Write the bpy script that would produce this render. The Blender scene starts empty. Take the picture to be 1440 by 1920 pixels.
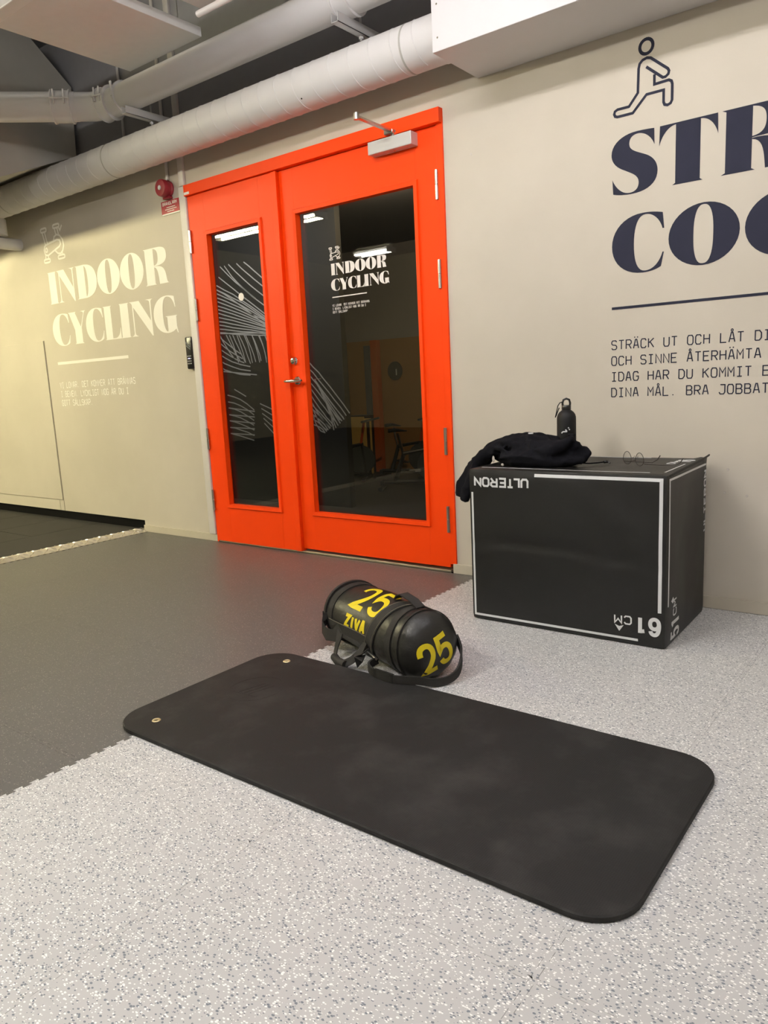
import bpy, bmesh, math, random
import numpy as np
from math import pi, sin, cos
from mathutils import Vector, Matrix
from mathutils.geometry import tessellate_polygon

random.seed(7)
S = bpy.context.scene
C = S.collection

# ------------------------------------------------------------------ camera
F_PX, YAW, PITCH, ROLL = 1406.64, 0.6595, -0.1739, -0.0503
CAM = Vector((1.3331, -3.0841, 0.9654))
_fw = Vector((-sin(YAW) * cos(PITCH), cos(YAW) * cos(PITCH), sin(PITCH)))
_rt = Vector((cos(YAW), sin(YAW), 0))
_up = _rt.cross(_fw)
_r = cos(ROLL) * _rt + sin(ROLL) * _up
_u = -sin(ROLL) * _rt + cos(ROLL) * _up
cd = bpy.data.cameras.new('camera')
cd.sensor_fit = 'VERTICAL'; cd.sensor_height = 36; cd.lens = F_PX / 1920 * 36
cd.clip_start = 0.05; cd.clip_end = 60
cam = bpy.data.objects.new('camera', cd); C.objects.link(cam)
cam.matrix_world = Matrix(((_r.x, _u.x, -_fw.x, CAM.x), (_r.y, _u.y, -_fw.y, CAM.y), (_r.z, _u.z, -_fw.z, CAM.z), (0, 0, 0, 1)))
S.camera = cam

# ------------------------------------------------------------------ world and exposure
wd = bpy.data.worlds.new('world'); S.world = wd; wd.use_nodes = True
wd.node_tree.nodes['Background'].inputs[0].default_value = (0.9, 0.95, 1, 1)
wd.node_tree.nodes['Background'].inputs[1].default_value = 0.0
S.view_settings.view_transform = 'Standard'; S.view_settings.look = 'None'
S.view_settings.gamma = 1; S.view_settings.use_curve_mapping = False
S.view_settings.exposure = 0.32
TUBE_NEUTRAL = ((1.0, 0.975, 0.99), 46)
TUBE_SOFT = ((1.0, 0.96, 0.89), 225)
TUBE_DIM = ((1.0, 0.97, 0.95), 48)
TUBE_WARM = ((1.0, 0.91, 0.54), 250)
TUBE_FAR = ((1.0, 0.95, 0.82), 60)

# ------------------------------------------------------------------ material helpers
MATS = {}
def newmat(name):
    m = bpy.data.materials.new(name); m.use_nodes = True
    nt = m.node_tree; b = nt.nodes['Principled BSDF']
    MATS[name] = m
    return m, nt, b
def N(nt, t, **kw):
    n = nt.nodes.new(t)
    for k, v in kw.items(): setattr(n, k, v)
    return n
def L(nt, a, b): nt.links.new(a, b)
def mix(nt, fac, a, b, blend='MIX'):
    n = N(nt, 'ShaderNodeMix', data_type='RGBA', blend_type=blend)
    for i, v in ((0, fac), (6, a), (7, b)):
        if hasattr(v, 'links') or hasattr(v, 'is_linked'): L(nt, v, n.inputs[i])
        elif i == 0: n.inputs[0].default_value = v
        else: n.inputs[i].default_value = (*v, 1)
    return n.outputs[2]
def ramp(nt, src, p0, p1, c0=(0, 0, 0), c1=(1, 1, 1)):
    n = N(nt, 'ShaderNodeValToRGB'); L(nt, src, n.inputs[0])
    e = n.color_ramp.elements; e[0].position = p0; e[1].position = p1
    e[0].color = (*c0, 1); e[1].color = (*c1, 1)
    return n.outputs[0]
def noise(nt, scale, detail=3, vec=None, rough=.5):
    n = N(nt, 'ShaderNodeTexNoise'); n.inputs['Scale'].default_value = scale
    n.inputs['Detail'].default_value = detail; n.inputs['Roughness'].default_value = rough
    if vec is not None: L(nt, vec, n.inputs['Vector'])
    return n.outputs[0]
def pos(nt): return N(nt, 'ShaderNodeNewGeometry').outputs['Position']
def objc(nt): return N(nt, 'ShaderNodeTexCoord').outputs['Object']
def bump(nt, b, h, strength=.2, dist=.002):
    n = N(nt, 'ShaderNodeBump'); n.inputs['Strength'].default_value = strength
    n.inputs['Distance'].default_value = dist; L(nt, h, n.inputs['Height']); L(nt, n.outputs[0], b.inputs['Normal'])
def simple(name, col, rough=.5, metal=0, var=.06, scale=20, bmp=0, bscale=200, spec=.5, coat=0):
    m, nt, b = newmat(name)
    p = objc(nt)
    f = noise(nt, scale, 3, p)
    lo = tuple(c * (1 - var) for c in col); hi = tuple(min(1, c * (1 + var)) for c in col)
    L(nt, mix(nt, f, lo, hi), b.inputs['Base Color'])
    b.inputs['Roughness'].default_value = rough; b.inputs['Metallic'].default_value = metal
    b.inputs['Specular IOR Level'].default_value = spec
    b.inputs['Coat Weight'].default_value = coat
    if bmp: bump(nt, b, noise(nt, bscale, 2, p), bmp)
    return m
def emis(name, col, s):
    m, nt, b = newmat(name)
    b.inputs['Base Color'].default_value = (.8, .8, .8, 1)
    b.inputs['Emission Color'].default_value = (*col, 1); b.inputs['Emission Strength'].default_value = s
    return m

def wall_mat():
    m, nt, b = newmat('wall_paint')
    p = pos(nt)
    big = noise(nt, 1.3, 4, p, .6); fine = noise(nt, 60, 2, p)
    base = mix(nt, ramp(nt, big, .35, .7), (.555, .507, .425), (.615, .563, .475))
    scuff = ramp(nt, noise(nt, 7, 6, p, .7), .66, .74)
    sx = N(nt, 'ShaderNodeSeparateXYZ'); L(nt, p, sx.inputs[0])
    low = N(nt, 'ShaderNodeMapRange'); L(nt, sx.outputs[2], low.inputs[0])
    low.inputs[1].default_value = 1.0; low.inputs[2].default_value = .15; low.inputs[3].default_value = 0; low.inputs[4].default_value = .55
    k = N(nt, 'ShaderNodeMath', operation='MULTIPLY'); L(nt, scuff, k.inputs[0]); L(nt, low.outputs[0], k.inputs[1])
    L(nt, mix(nt, k.outputs[0], base, (.33, .30, .25)), b.inputs['Base Color'])
    b.inputs['Roughness'].default_value = .7; b.inputs['Specular IOR Level'].default_value = .2
    bump(nt, b, fine, .15, .002)
    return m
wall_mat()
simple('wall_dark', (.33, .325, .345), .8)
simple('ceiling_paint', (.22, .22, .24), .9)
simple('duct_grey', (.66, .645, .64), .5, var=.03, scale=8, spec=.35)
simple('plenum_grey', (.42, .41, .38), .8, var=.12, scale=6, bmp=.3, bscale=25)
simple('white_panel', (.66, .64, .645), .5, var=.02)
simple('acoustic_panel', (.80, .785, .775), .9, var=.04, bmp=.3, bscale=300)
simple('orange_paint', (.96, .060, .001), .48, spec=.22, var=.03, scale=6, bmp=.03, bscale=40)
simple('black_gap', (.008, .008, .008), 1.0, spec=.05)
simple('baseboard', (.55, .50, .40), .5, var=.04)
simple('trunking_white', (.72, .68, .64), .4, var=.03)
simple('steel', (.55, .53, .50), .28, 1, var=.1)
simple('chrome', (.75, .72, .68), .12, 1, var=.05)
simple('closer_silver', (.56, .55, .545), .42, .2, var=.03)
simple('alarm_red', (.30, .018, .03), .35, var=.05)
simple('sign_red', (.42, .02, .035), .45, var=.05)
simple('white_print', (.90, .87, .80), .5, var=.02)
simple('glass_print', (.85, .80, .78), .5, var=.02)
simple('navy_print', (.021, .0225, .041), .7, var=.12, scale=12, spec=.2)
simple('black_plastic', (.012, .012, .013), .25, var=.1)
simple('lens_clear', (.7, .7, .68), .15, var=.05)
simple('box_print', (.66, .67, .68), .45, var=.05)
simple('black_rubber_line', (.01, .01, .01), .6)
simple('yellow_print', (.78, .62, .01), .5, var=.06)
simple('bottle_black', (.007, .007, .0075), .55, var=.1, spec=.3)
simple('hoodie_black', (.0066, .0066, .0090), .95, var=.25, scale=60, bmp=.3, bscale=900, spec=.12)
simple('webbing', (.013, .0115, .0095), .75, var=.2, scale=200, bmp=.4, bscale=500)
simple('stitch', (.22, .19, .13), .7)
simple('brass', (.80, .66, .38), .3, .6, var=.08)
simple('blue_glow', (.1, .1, .6), .4)
simple('key_white', (.5, .5, .5), .5)
simple('ochre_wall', (.34, .18, .06), .8, var=.08, scale=2)
simple('black_wall', (.02, .02, .02), .7)
simple('mural_white', (.55, .55, .55), .6)
simple('yellow_board', (.75, .50, .14), .6, var=.05)
simple('orange_post', (.55, .10, .01), .5)
simple('grey_post', (.12, .13, .15), .5)
simple('bike_black', (.02, .02, .022), .4)
simple('bike_orange', (.5, .07, .01), .4)
simple('clock_dark', (.05, .055, .055), .4)
simple('lamp_white', (.88, .86, .88), .4, var=.02)
simple('rubber_tile', (.017, .0155, .0135), .75, var=.2, scale=90, bmp=.3, bscale=300)
simple('dark_room_floor', (.03, .03, .03), .5)
simple('sill_metal', (.55, .48, .36), .35, .8)
simple('frame_brown', (.02, .014, .010), .3)
simple('spots', (.55, .5, .45), .6)

def thin_ior(nt, fr):
    # a sheet that does not refract: same reflectance entering and leaving
    g = N(nt, 'ShaderNodeNewGeometry'); m = N(nt, 'ShaderNodeMapRange')
    m.inputs[3].default_value = 1.52; m.inputs[4].default_value = 1 / 1.52
    L(nt, g.outputs['Backfacing'], m.inputs[0]); L(nt, m.outputs[0], fr.inputs[0])
def glass_mat():
    m, nt, b = newmat('pane_glass')
    nt.nodes.remove(b)
    tr = N(nt, 'ShaderNodeBsdfTransparent'); tr.inputs[0].default_value = (.86, .88, .87, 1)
    gl = N(nt, 'ShaderNodeBsdfGlossy'); gl.inputs['Roughness'].default_value = .01
    fr = N(nt, 'ShaderNodeFresnel'); thin_ior(nt, fr)
    ms = N(nt, 'ShaderNodeMixShader')
    L(nt, fr.outputs[0], ms.inputs[0]); L(nt, tr.outputs[0], ms.inputs[1]); L(nt, gl.outputs[0], ms.inputs[2])
    L(nt, ms.outputs[0], nt.nodes['Material Output'].inputs[0])
    return m
glass_mat()
def lens_mat():
    m, nt, b = newmat('spectacle_lens'); nt.nodes.remove(b)
    tr = N(nt, 'ShaderNodeBsdfTransparent'); tr.inputs[0].default_value = (.93, .94, .94, 1)
    gl = N(nt, 'ShaderNodeBsdfGlossy'); gl.inputs['Roughness'].default_value = .02
    fr = N(nt, 'ShaderNodeFresnel'); thin_ior(nt, fr)
    ms = N(nt, 'ShaderNodeMixShader')
    L(nt, fr.outputs[0], ms.inputs[0]); L(nt, tr.outputs[0], ms.inputs[1]); L(nt, gl.outputs[0], ms.inputs[2])
    L(nt, ms.outputs[0], nt.nodes['Material Output'].inputs[0])
lens_mat()

def speck_floor(name, base, light, dark, fl, fd, rough, scale):
    m, nt, b = newmat(name)
    p = pos(nt)
    col = None
    prev = mix(nt, noise(nt, 2.2, 3, p), tuple(c * .94 for c in base), tuple(c * 1.05 for c in base))
    for k, (c, frac, off) in enumerate(((dark, fd, 3.7), (light, fl, 0.0))):
        mp = N(nt, 'ShaderNodeMapping'); L(nt, p, mp.inputs[0])
        mp.inputs['Location'].default_value = (off, off * .7, 0)
        mp.inputs['Rotation'].default_value = (0, 0, .6 + k); mp.inputs['Scale'].default_value = (1, 1.5, 0)
        v = N(nt, 'ShaderNodeTexVoronoi'); v.inputs['Scale'].default_value = scale * (1 + .15 * k); L(nt, mp.outputs[0], v.inputs['Vector'])
        s = N(nt, 'ShaderNodeSeparateColor'); L(nt, v.outputs['Color'], s.inputs[0])
        sel = N(nt, 'ShaderNodeMath', operation='LESS_THAN'); L(nt, s.outputs[0], sel.inputs[0]); sel.inputs[1].default_value = frac
        size = N(nt, 'ShaderNodeMapRange'); L(nt, s.outputs[1], size.inputs[0]); size.inputs[3].default_value = .2; size.inputs[4].default_value = .5
        near = N(nt, 'ShaderNodeMath', operation='LESS_THAN'); L(nt, v.outputs['Distance'], near.inputs[0]); L(nt, size.outputs[0], near.inputs[1])
        a = N(nt, 'ShaderNodeMath', operation='MULTIPLY'); L(nt, sel.outputs[0], a.inputs[0]); L(nt, near.outputs[0], a.inputs[1])
        prev = mix(nt, a.outputs[0], prev, c)
    L(nt, prev, b.inputs['Base Color'])
    b.inputs['Roughness'].default_value = rough
    bump(nt, b, noise(nt, 350, 2, p), .12, .001)
speck_floor('tile_light', (.54, .535, .53), (.95, .94, .92), (.17, .19, .22), .45, .42, .5, 150)
speck_floor('tile_dark', (.115, .11, .105), (.30, .28, .25), (.07, .07, .07), .16, .2, .42, 190)

def mat_rubber():
    m, nt, b = newmat('mat_rubber')
    p = objc(nt)
    smear = ramp(nt, noise(nt, 5, 6, p, .65), .48, .70)
    base = mix(nt, smear, (.0120, .0114, .0110), (.030, .0285, .027))
    sc = N(nt, 'ShaderNodeMapping'); L(nt, p, sc.inputs[0]); sc.inputs['Scale'].default_value = (3, 22, 3); sc.inputs['Rotation'].default_value = (0, 0, .25)
    scr = ramp(nt, noise(nt, 1.6, 5, sc.outputs[0], .7), .62, .72)
    h = N(nt, 'ShaderNodeMath', operation='MULTIPLY'); L(nt, scr, h.inputs[0]); h.inputs[1].default_value = .35
    base = mix(nt, h.outputs[0], base, (.009, .009, .009))
    L(nt, base, b.inputs['Base Color'])
    b.inputs['Roughness'].default_value = .66; b.inputs['Specular IOR Level'].default_value = .3
    v = N(nt, 'ShaderNodeTexVoronoi'); v.inputs['Scale'].default_value = 210; v.inputs['Randomness'].default_value = .1; L(nt, p, v.inputs['Vector'])
    bump(nt, b, v.outputs['Distance'], .55, .0012)
mat_rubber()
def box_vinyl():
    m, nt, b = newmat('box_vinyl')
    p = objc(nt)
    L(nt, mix(nt, noise(nt, 4, 3, p), (.0072, .0072, .0068), (.0105, .0102, .0098)), b.inputs['Base Color'])
    b.inputs['Roughness'].default_value = .45; b.inputs['Specular IOR Level'].default_value = .4
    h = N(nt, 'ShaderNodeMath', operation='ADD')
    L(nt, noise(nt, 3.2, 2, p, .4), h.inputs[0])
    w = N(nt, 'ShaderNodeMath', operation='MULTIPLY'); L(nt, noise(nt, 500, 2, p), w.inputs[0]); w.inputs[1].default_value = .04
    L(nt, w.outputs[0], h.inputs[1])
    bump(nt, b, h.outputs[0], .35, .05)
box_vinyl()
def bag_vinyl():
    m, nt, b = newmat('bag_vinyl')
    p = objc(nt)
    L(nt, mix(nt, noise(nt, 9, 4, p), (.0095, .0092, .0082), (.017, .016, .0135)), b.inputs['Base Color'])
    b.inputs['Roughness'].default_value = .42
    bump(nt, b, noise(nt, 14, 4, p, .55), .35, .012)
bag_vinyl()
def plate_mat():
    m, nt, b = newmat('checker_plate')
    p = pos(nt)
    L(nt, mix(nt, noise(nt, 30, 4, p), (.70, .65, .57), (.90, .85, .77)), b.inputs['Base Color'])
    b.inputs['Metallic'].default_value = .85; b.inputs['Roughness'].default_value = .33
plate_mat()
emis('tube_neutral', *TUBE_NEUTRAL); emis('tube_warm', *TUBE_WARM); emis('tube_far', *TUBE_FAR); emis('tube_soft', *TUBE_SOFT); emis('tube_dim', *TUBE_DIM)
emis('spot_glow', (1.0, .72, .42), 30)
emis('key_glow', (.25, .25, 1.0), 1.2)

# ------------------------------------------------------------------ object helpers
def link(name, me, mat=None, parent=None):
    o = bpy.data.objects.new(name, me); C.objects.link(o)
    if mat and me: me.materials.append(MATS[mat])
    if parent: o.parent = parent
    return o
def obj(name, bm, mat, parent=None, smooth=False, angle=None):
    me = bpy.data.meshes.new(name); bm.normal_update()
    bm.to_mesh(me); bm.free()
    if smooth:
        for p in me.polygons: p.use_smooth = True
        if angle is not None: me.set_sharp_from_angle(angle=math.radians(angle))
    return link(name, me, mat, parent)
def tag(o, label=None, cat=None, group=None, kind=None):
    if label: o['label'] = label
    if cat: o['category'] = cat
    if group: o['group'] = group
    if kind: o['kind'] = kind
    return o
def empty(name, loc=(0, 0, 0), rz=0):
    o = bpy.data.objects.new(name, None); C.objects.link(o); o.location = loc; o.rotation_euler = (0, 0, rz)
    o.empty_display_size = .05
    return o
def copy_tree(o, parent=None):
    c = o.copy(); C.objects.link(c)
    if parent: c.parent = parent
    for ch in list(o.children): copy_tree(ch, c)
    return c
def B(): return bmesh.new()
def box(bm, x0, x1, y0, y1, z0, z1, bev=0):
    vs = [bm.verts.new(p) for p in ((x0, y0, z0), (x1, y0, z0), (x1, y1, z0), (x0, y1, z0), (x0, y0, z1), (x1, y0, z1), (x1, y1, z1), (x0, y1, z1))]
    fs = [bm.faces.new([vs[i] for i in q]) for q in ((3, 2, 1, 0), (4, 5, 6, 7), (0, 1, 5, 4), (1, 2, 6, 5), (2, 3, 7, 6), (3, 0, 4, 7))]
    if bev:
        es = list({e for f in fs for e in f.edges})
        bmesh.ops.bevel(bm, geom=es, offset=bev, segments=2, affect='EDGES', profile=.5)
    return vs
def frames(pts, closed=False):
    pts = [Vector(p) for p in pts]; n = len(pts); T = []
    for i in range(n):
        a = pts[(i - 1) % n] if (closed or i > 0) else pts[i]
        b = pts[(i + 1) % n] if (closed or i < n - 1) else pts[i]
        t = b - a
        T.append(t.normalized() if t.length > 1e-9 else Vector((1, 0, 0)))
    ref = Vector((0, 0, 1)) if abs(T[0].z) < .9 else Vector((1, 0, 0))
    u = (ref - T[0] * ref.dot(T[0])).normalized(); out = []
    for t in T:
        u = (u - t * u.dot(t)); u = u.normalized() if u.length > 1e-6 else Vector((1, 0, 0))
        out.append((u.copy(), t.cross(u)))
    return pts, out
def tube(bm, pts, rad, seg=12, closed=False, cap=True, sx=1, sy=1):
    pts, fr = frames(pts, closed); n = len(pts)
    if not hasattr(rad, '__len__'): rad = [rad] * n
    rings = []
    for p, (u, v), r in zip(pts, fr, rad):
        rings.append([bm.verts.new(p + u * (r * sx * cos(2 * pi * k / seg)) + v * (r * sy * sin(2 * pi * k / seg))) for k in range(seg)])
    m = n if closed else n - 1
    for i in range(m):
        a, b = rings[i], rings[(i + 1) % n]
        for k in range(seg): bm.faces.new((a[k], a[(k + 1) % seg], b[(k + 1) % seg], b[k]))
    if cap and not closed:
        bm.faces.new(list(reversed(rings[0]))); bm.faces.new(rings[-1])
    return rings
def strap(bm, pts, w, t, widthdir=None, closed=False):
    """flat band following pts, width along widthdir (vector or list)"""
    pts = [Vector(p) for p in pts]; n = len(pts); rings = []
    for i, p in enumerate(pts):
        a = pts[(i - 1) % n] if (closed or i > 0) else p; b = pts[(i + 1) % n] if (closed or i < n - 1) else p
        T = (b - a).normalized()
        wdv = Vector(widthdir[i] if isinstance(widthdir, list) else widthdir)
        wdv = (wdv - T * wdv.dot(T)).normalized(); nn = T.cross(wdv)
        rings.append([bm.verts.new(p + wdv * (w / 2 * s) + nn * (t / 2 * q)) for s, q in ((-1, -1), (1, -1), (1, 1), (-1, 1))])
    for i in range(n if closed else n - 1):
        a, b = rings[i], rings[(i + 1) % n]
        for k in range(4): bm.faces.new((a[k], a[(k + 1) % 4], b[(k + 1) % 4], b[k]))
    if not closed: bm.faces.new(list(reversed(rings[0]))); bm.faces.new(rings[-1])
def lathe(bm, prof, seg=32, mtx=None):
    """prof: list of (radius, height) about z"""
    rings = []
    for r, z in prof:
        if r < 1e-6: rings.append([bm.verts.new((0, 0, z))])
        else: rings.append([bm.verts.new((r * cos(2 * pi * k / seg), r * sin(2 * pi * k / seg), z)) for k in range(seg)])
    for a, b in zip(rings, rings[1:]):
        for k in range(seg):
            k2 = (k + 1) % seg
            if len(a) == 1 and len(b) == 1: continue
            if len(a) == 1: bm.faces.new((a[0], b[k], b[k2])) if False else bm.faces.new((a[0], b[k2], b[k]))
            elif len(b) == 1: bm.faces.new((a[k], a[k2], b[0]))
            else: bm.faces.new((a[k], a[k2], b[k2], b[k]))
    vs = [v for r in rings for v in r]
    if len(rings[0]) > 1: bm.faces.new(list(reversed(rings[0])))
    if len(rings[-1]) > 1: bm.faces.new(rings[-1])
    if mtx is not None: bmesh.ops.transform(bm, matrix=mtx, verts=vs)
    return vs
def prism(bm, loops, mapf, th):
    """loops: [outer, hole...] 2D; mapf(x,y,d)->3D, d depth; front at d=th, back at d=0"""
    clean = []
    for lp in loops:
        q = []
        for p in lp:
            if not q or (abs(p[0] - q[-1][0]) + abs(p[1] - q[-1][1])) > 1e-6: q.append(p)
        if abs(q[0][0] - q[-1][0]) + abs(q[0][1] - q[-1][1]) < 1e-6: q.pop()
        clean.append(q)
    flat = [p for lp in clean for p in lp]
    tris = tessellate_polygon([[Vector((p[0], p[1], 0)) for p in lp] for lp in clean])
    fv = [bm.verts.new(mapf(p[0], p[1], th)) for p in flat]; bv = [bm.verts.new(mapf(p[0], p[1], 0)) for p in flat]
    for t in tris:
        a, b, c = (flat[i] for i in t)
        if (b[0] - a[0]) * (c[1] - a[1]) - (b[1] - a[1]) * (c[0] - a[0]) < 0: t = (t[0], t[2], t[1])
        try: bm.faces.new([fv[i] for i in t])
        except ValueError: pass
    k = 0
    for lp in clean:
        n = len(lp)
        for i in range(n):
            j = (i + 1) % n
            try: bm.faces.new((fv[k + i], bv[k + i], bv[k + j], fv[k + j]))
            except ValueError: pass
        k += n

# ------------------------------------------------------------------ lettering
def path(s, n=10):
    tk = s.replace(',', ' ').split(); i = 0; pts = []; cur = (0, 0)
    def num():
        nonlocal i
        v = float(tk[i]); i += 1; return v
    while i < len(tk):
        c = tk[i]; i += 1
        if c in 'ML': cur = (num(), num()); pts.append(cur)
        elif c == 'C':
            p0 = cur; p1 = (num(), num()); p2 = (num(), num()); p3 = (num(), num())
            for k in range(1, n + 1):
                t = k / n; a = (1 - t) ** 3; b = 3 * (1 - t) ** 2 * t; cc = 3 * (1 - t) * t * t; d = t ** 3
                pts.append((a * p0[0] + b * p1[0] + cc * p2[0] + d * p3[0], a * p0[1] + b * p1[1] + cc * p2[1] + d * p3[1]))
            cur = p3
    return pts
def ell(cx, cy, rx, ry, n=40, p=2.0):
    out = []
    for k in range(n):
        a = 2 * pi * k / n; c, s = cos(a), sin(a)
        out.append((cx + rx * math.copysign(abs(c) ** (2 / p), c), cy + ry * math.copysign(abs(s) ** (2 / p), s)))
    return out
FAT = {
 'I': [["M 0 0 L 1 0 L .92 .035 L .92 .965 L 1 1 L 0 1 L .08 .965 L .08 .035"]],
 'N': [["M 0 1 L .42 1 L .855 .40 L .855 .9 C .855 .96 .8 .985 .68 1 L 1 1 C .94 .985 .905 .96 .905 .9 L .905 -.03 L .87 -.03 L .165 .84 L .165 .12 C .165 .05 .2 .02 .3 0 L 0 0 C .08 .02 .12 .05 .12 .12 L .12 .9 C .1 .96 .06 .985 0 1"]],
 'D': [["M 0 1 L .45 1 C .82 .98 1 .8 1 .5 C 1 .2 .82 .02 .45 0 L 0 0 L .06 .03 L .06 .97", "M .44 .965 L .44 .035 C .54 .08 .57 .25 .57 .5 C .57 .75 .54 .92 .44 .965"]],
 'R': [["M 0 0 L .48 0 L .43 .03 L .43 1 L 0 1 L .06 .97 L .06 .03"],
       ["M .43 1 L .6 1 C .97 1 .98 .88 .98 .75 C .98 .6 .85 .505 .5 .505 L .43 .5 L .43 .52 C .57 .53 .62 .6 .62 .74 C .62 .88 .58 .95 .43 .975"],
       ["M .43 .49 L .5 .495 C .85 .49 .9 .35 .93 .12 C .95 .04 .97 .01 1.02 0 L .62 0 C .6 .2 .6 .45 .43 .475"]],
 'C': [["M .6 1.015 C .25 1.015 0 .8 0 .5 C 0 .2 .25 -.015 .6 -.015 C .75 -.015 .86 .01 .95 .06 L 1 .3 L .975 .3 C .92 .12 .8 .015 .65 .015 C .5 .015 .43 .2 .43 .5 C .43 .8 .5 .985 .65 .985 C .8 .985 .93 .85 .97 .7 L 1 .7 L .97 .97 C .85 1 .75 1.015 .6 1.015"]],
 'Y': [["M 0 1 L .44 1 L .4 .965 L .66 .52 L .86 .92 C .87 .96 .8 .985 .68 1 L 1 1 C .95 .985 .93 .97 .9 .92 L .70 .5 L .70 .03 L .76 0 L .25 0 L .31 .03 L .31 .44 L .06 .965"]],
 'L': [["M 0 1 L .52 1 L .46 .965 L .46 .03 L .58 .03 C .80 .03 .91 .14 .955 .32 L .975 .32 L .965 0 L 0 0 L .06 .03 L .06 .965"]],
 'G': [["M .6 1.015 C .25 1.015 0 .8 0 .5 C 0 .2 .25 -.015 .57 -.015 L .57 .02 C .46 .04 .41 .2 .41 .5 C .41 .8 .48 .985 .62 .985 C .8 .985 .9 .85 .93 .68 L .96 .68 L .93 .97 C .83 1 .72 1.015 .6 1.015"],
       ["M .5 .45 L 1 .45 L .96 .42 L .96 .15 L 1 -.03 L .97 -.03 L .92 .08 C .85 .03 .72 -.015 .57 -.015 L .56 .02 L .58 .06 L .58 .42"]],
 'S': [["M .92 1 L .93 .735 C .85 .9 .7 .97 .58 .975 C .45 .975 .39 .92 .39 .83 C .39 .72 .55 .68 .75 .6 C .92 .53 1 .42 1 .3 C 1 .1 .8 -.015 .45 -.015 C .3 -.015 .15 0 .04 .03 L .02 .28 C .1 .12 .25 .01 .4 .01 C .55 .01 .6 .08 .6 .16 C .6 .28 .45 .33 .3 .4 C .1 .48 0 .58 0 .7 C 0 .9 .25 1.015 .55 1.015 C .7 1.015 .8 1.01 .92 1"]],
 'T': [["M .01 1 L .99 1 L 1 .68 C .95 .85 .85 .965 .71 .975 L .71 .03 L .76 0 L .24 0 L .29 .03 L .29 .975 C .15 .965 .05 .85 0 .68"]],
}
def fat_shapes(ch, inner=.115):
    if ch == 'O': return [[ell(.5, .5, .5, .515), ell(.5, .5, inner, .485, p=2.5)]]
    return [[path(s) for s in sh] for sh in FAT[ch]]
def fat_letter(ch, x0, x1, z0, z1, mapf, mat, parent, th=.0006, inner=.115):
    bm = B()
    for k, sh in enumerate(fat_shapes(ch, inner)):
        loops = [[(x0 + p[0] * (x1 - x0), z0 + p[1] * (z1 - z0)) for p in lp] for lp in sh]
        prism(bm, loops, mapf, th + k * 4e-5)
    return obj('letter', bm, mat, parent)

STK = {
 'A': [[(0, 0), (.38, 1), (.62, 1), (1, 0)], [(.14, .34), (.86, .34)]],
 'B': [[(0, 0), (0, 1), (.72, 1), (.94, .87), (.94, .66), (.72, .53), (0, .53)], [(.72, .53), (1, .4), (1, .14), (.78, 0), (0, 0)]],
 'C': [[(1, .8), (.8, 1), (.2, 1), (0, .8), (0, .2), (.2, 0), (.8, 0), (1, .2)]],
 'D': [[(0, 0), (0, 1), (.68, 1), (1, .75), (1, .25), (.68, 0), (0, 0)]],
 'E': [[(1, 1), (0, 1), (0, 0), (1, 0)], [(0, .52), (.85, .52)]],
 'G': [[(1, .8), (.8, 1), (.2, 1), (0, .8), (0, .2), (.2, 0), (.8, 0), (1, .2), (1, .48), (.55, .48)]],
 'H': [[(0, 0), (0, 1)], [(1, 0), (1, 1)], [(0, .52), (1, .52)]],
 'I': [[(.1, 1), (.9, 1)], [(.1, 0), (.9, 0)], [(.5, 0), (.5, 1)]],
 'J': [[(.2, 1), (1, 1), (1, .2), (.8, 0), (.2, 0), (0, .2)]],
 'K': [[(0, 0), (0, 1)], [(1, 1), (.02, .48)], [(.3, .62), (1, 0)]],
 'L': [[(0, 1), (0, 0), (1, 0)]],
 'M': [[(0, 0), (0, 1), (.5, .45), (1, 1), (1, 0)]],
 'N': [[(0, 0), (0, 1), (1, 0), (1, 1)]],
 'O': [[(.2, 0), (0, .2), (0, .8), (.2, 1), (.8, 1), (1, .8), (1, .2), (.8, 0), (.2, 0)]],
 'P': [[(0, 0), (0, 1), (.75, 1), (1, .85), (1, .6), (.75, .45), (0, .45)]],
 'R': [[(0, 0), (0, 1), (.75, 1), (1, .85), (1, .62), (.75, .48), (0, .48)], [(.5, .48), (1, 0)]],
 'S': [[(1, .84), (.8, 1), (.2, 1), (0, .85), (0, .66), (.2, .53), (.8, .48), (1, .34), (1, .15), (.8, 0), (.2, 0), (0, .16)]],
 'T': [[(0, 1), (1, 1)], [(.5, 1), (.5, 0)]],
 'U': [[(0, 1), (0, .2), (.2, 0), (.8, 0), (1, .2), (1, 1)]],
 'V': [[(0, 1), (.5, 0), (1, 1)]],
 'Y': [[(0, 1), (.5, .48), (1, 1)], [(.5, .48), (.5, 0)]],
 'Z': [[(0, 1), (1, 1), (0, 0), (1, 0)]],
 '.': [[(.4, .0), (.4, .1)]],
 '1': [[(.12, .84), (.62, .88)], [(.62, 1), (.62, 0)]],
 '2': [path('M 0 .68 C 0 .9 .2 1 .5 1 C .85 1 1 .88 1 .70 C 1 .5 .75 .35 .04 0 L 1 0', 7)],
 '5': [path('M .95 1 L .12 1 L .04 .50 C .2 .62 .35 .64 .5 .64 C .85 .64 1 .5 1 .32 C 1 .1 .8 0 .5 0 C .25 0 .05 .06 0 .2', 7)],
 '6': [path('M .95 .78 C .92 .92 .75 1 .52 1 C .15 1 0 .75 0 .42 C 0 .12 .2 0 .5 0 C .8 0 1 .12 1 .32 C 1 .5 .8 .62 .52 .62 C .25 .62 .05 .52 .02 .36', 7)],
 '7': [[(0, 1), (1, 1), (.35, 0)]],
}
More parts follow.
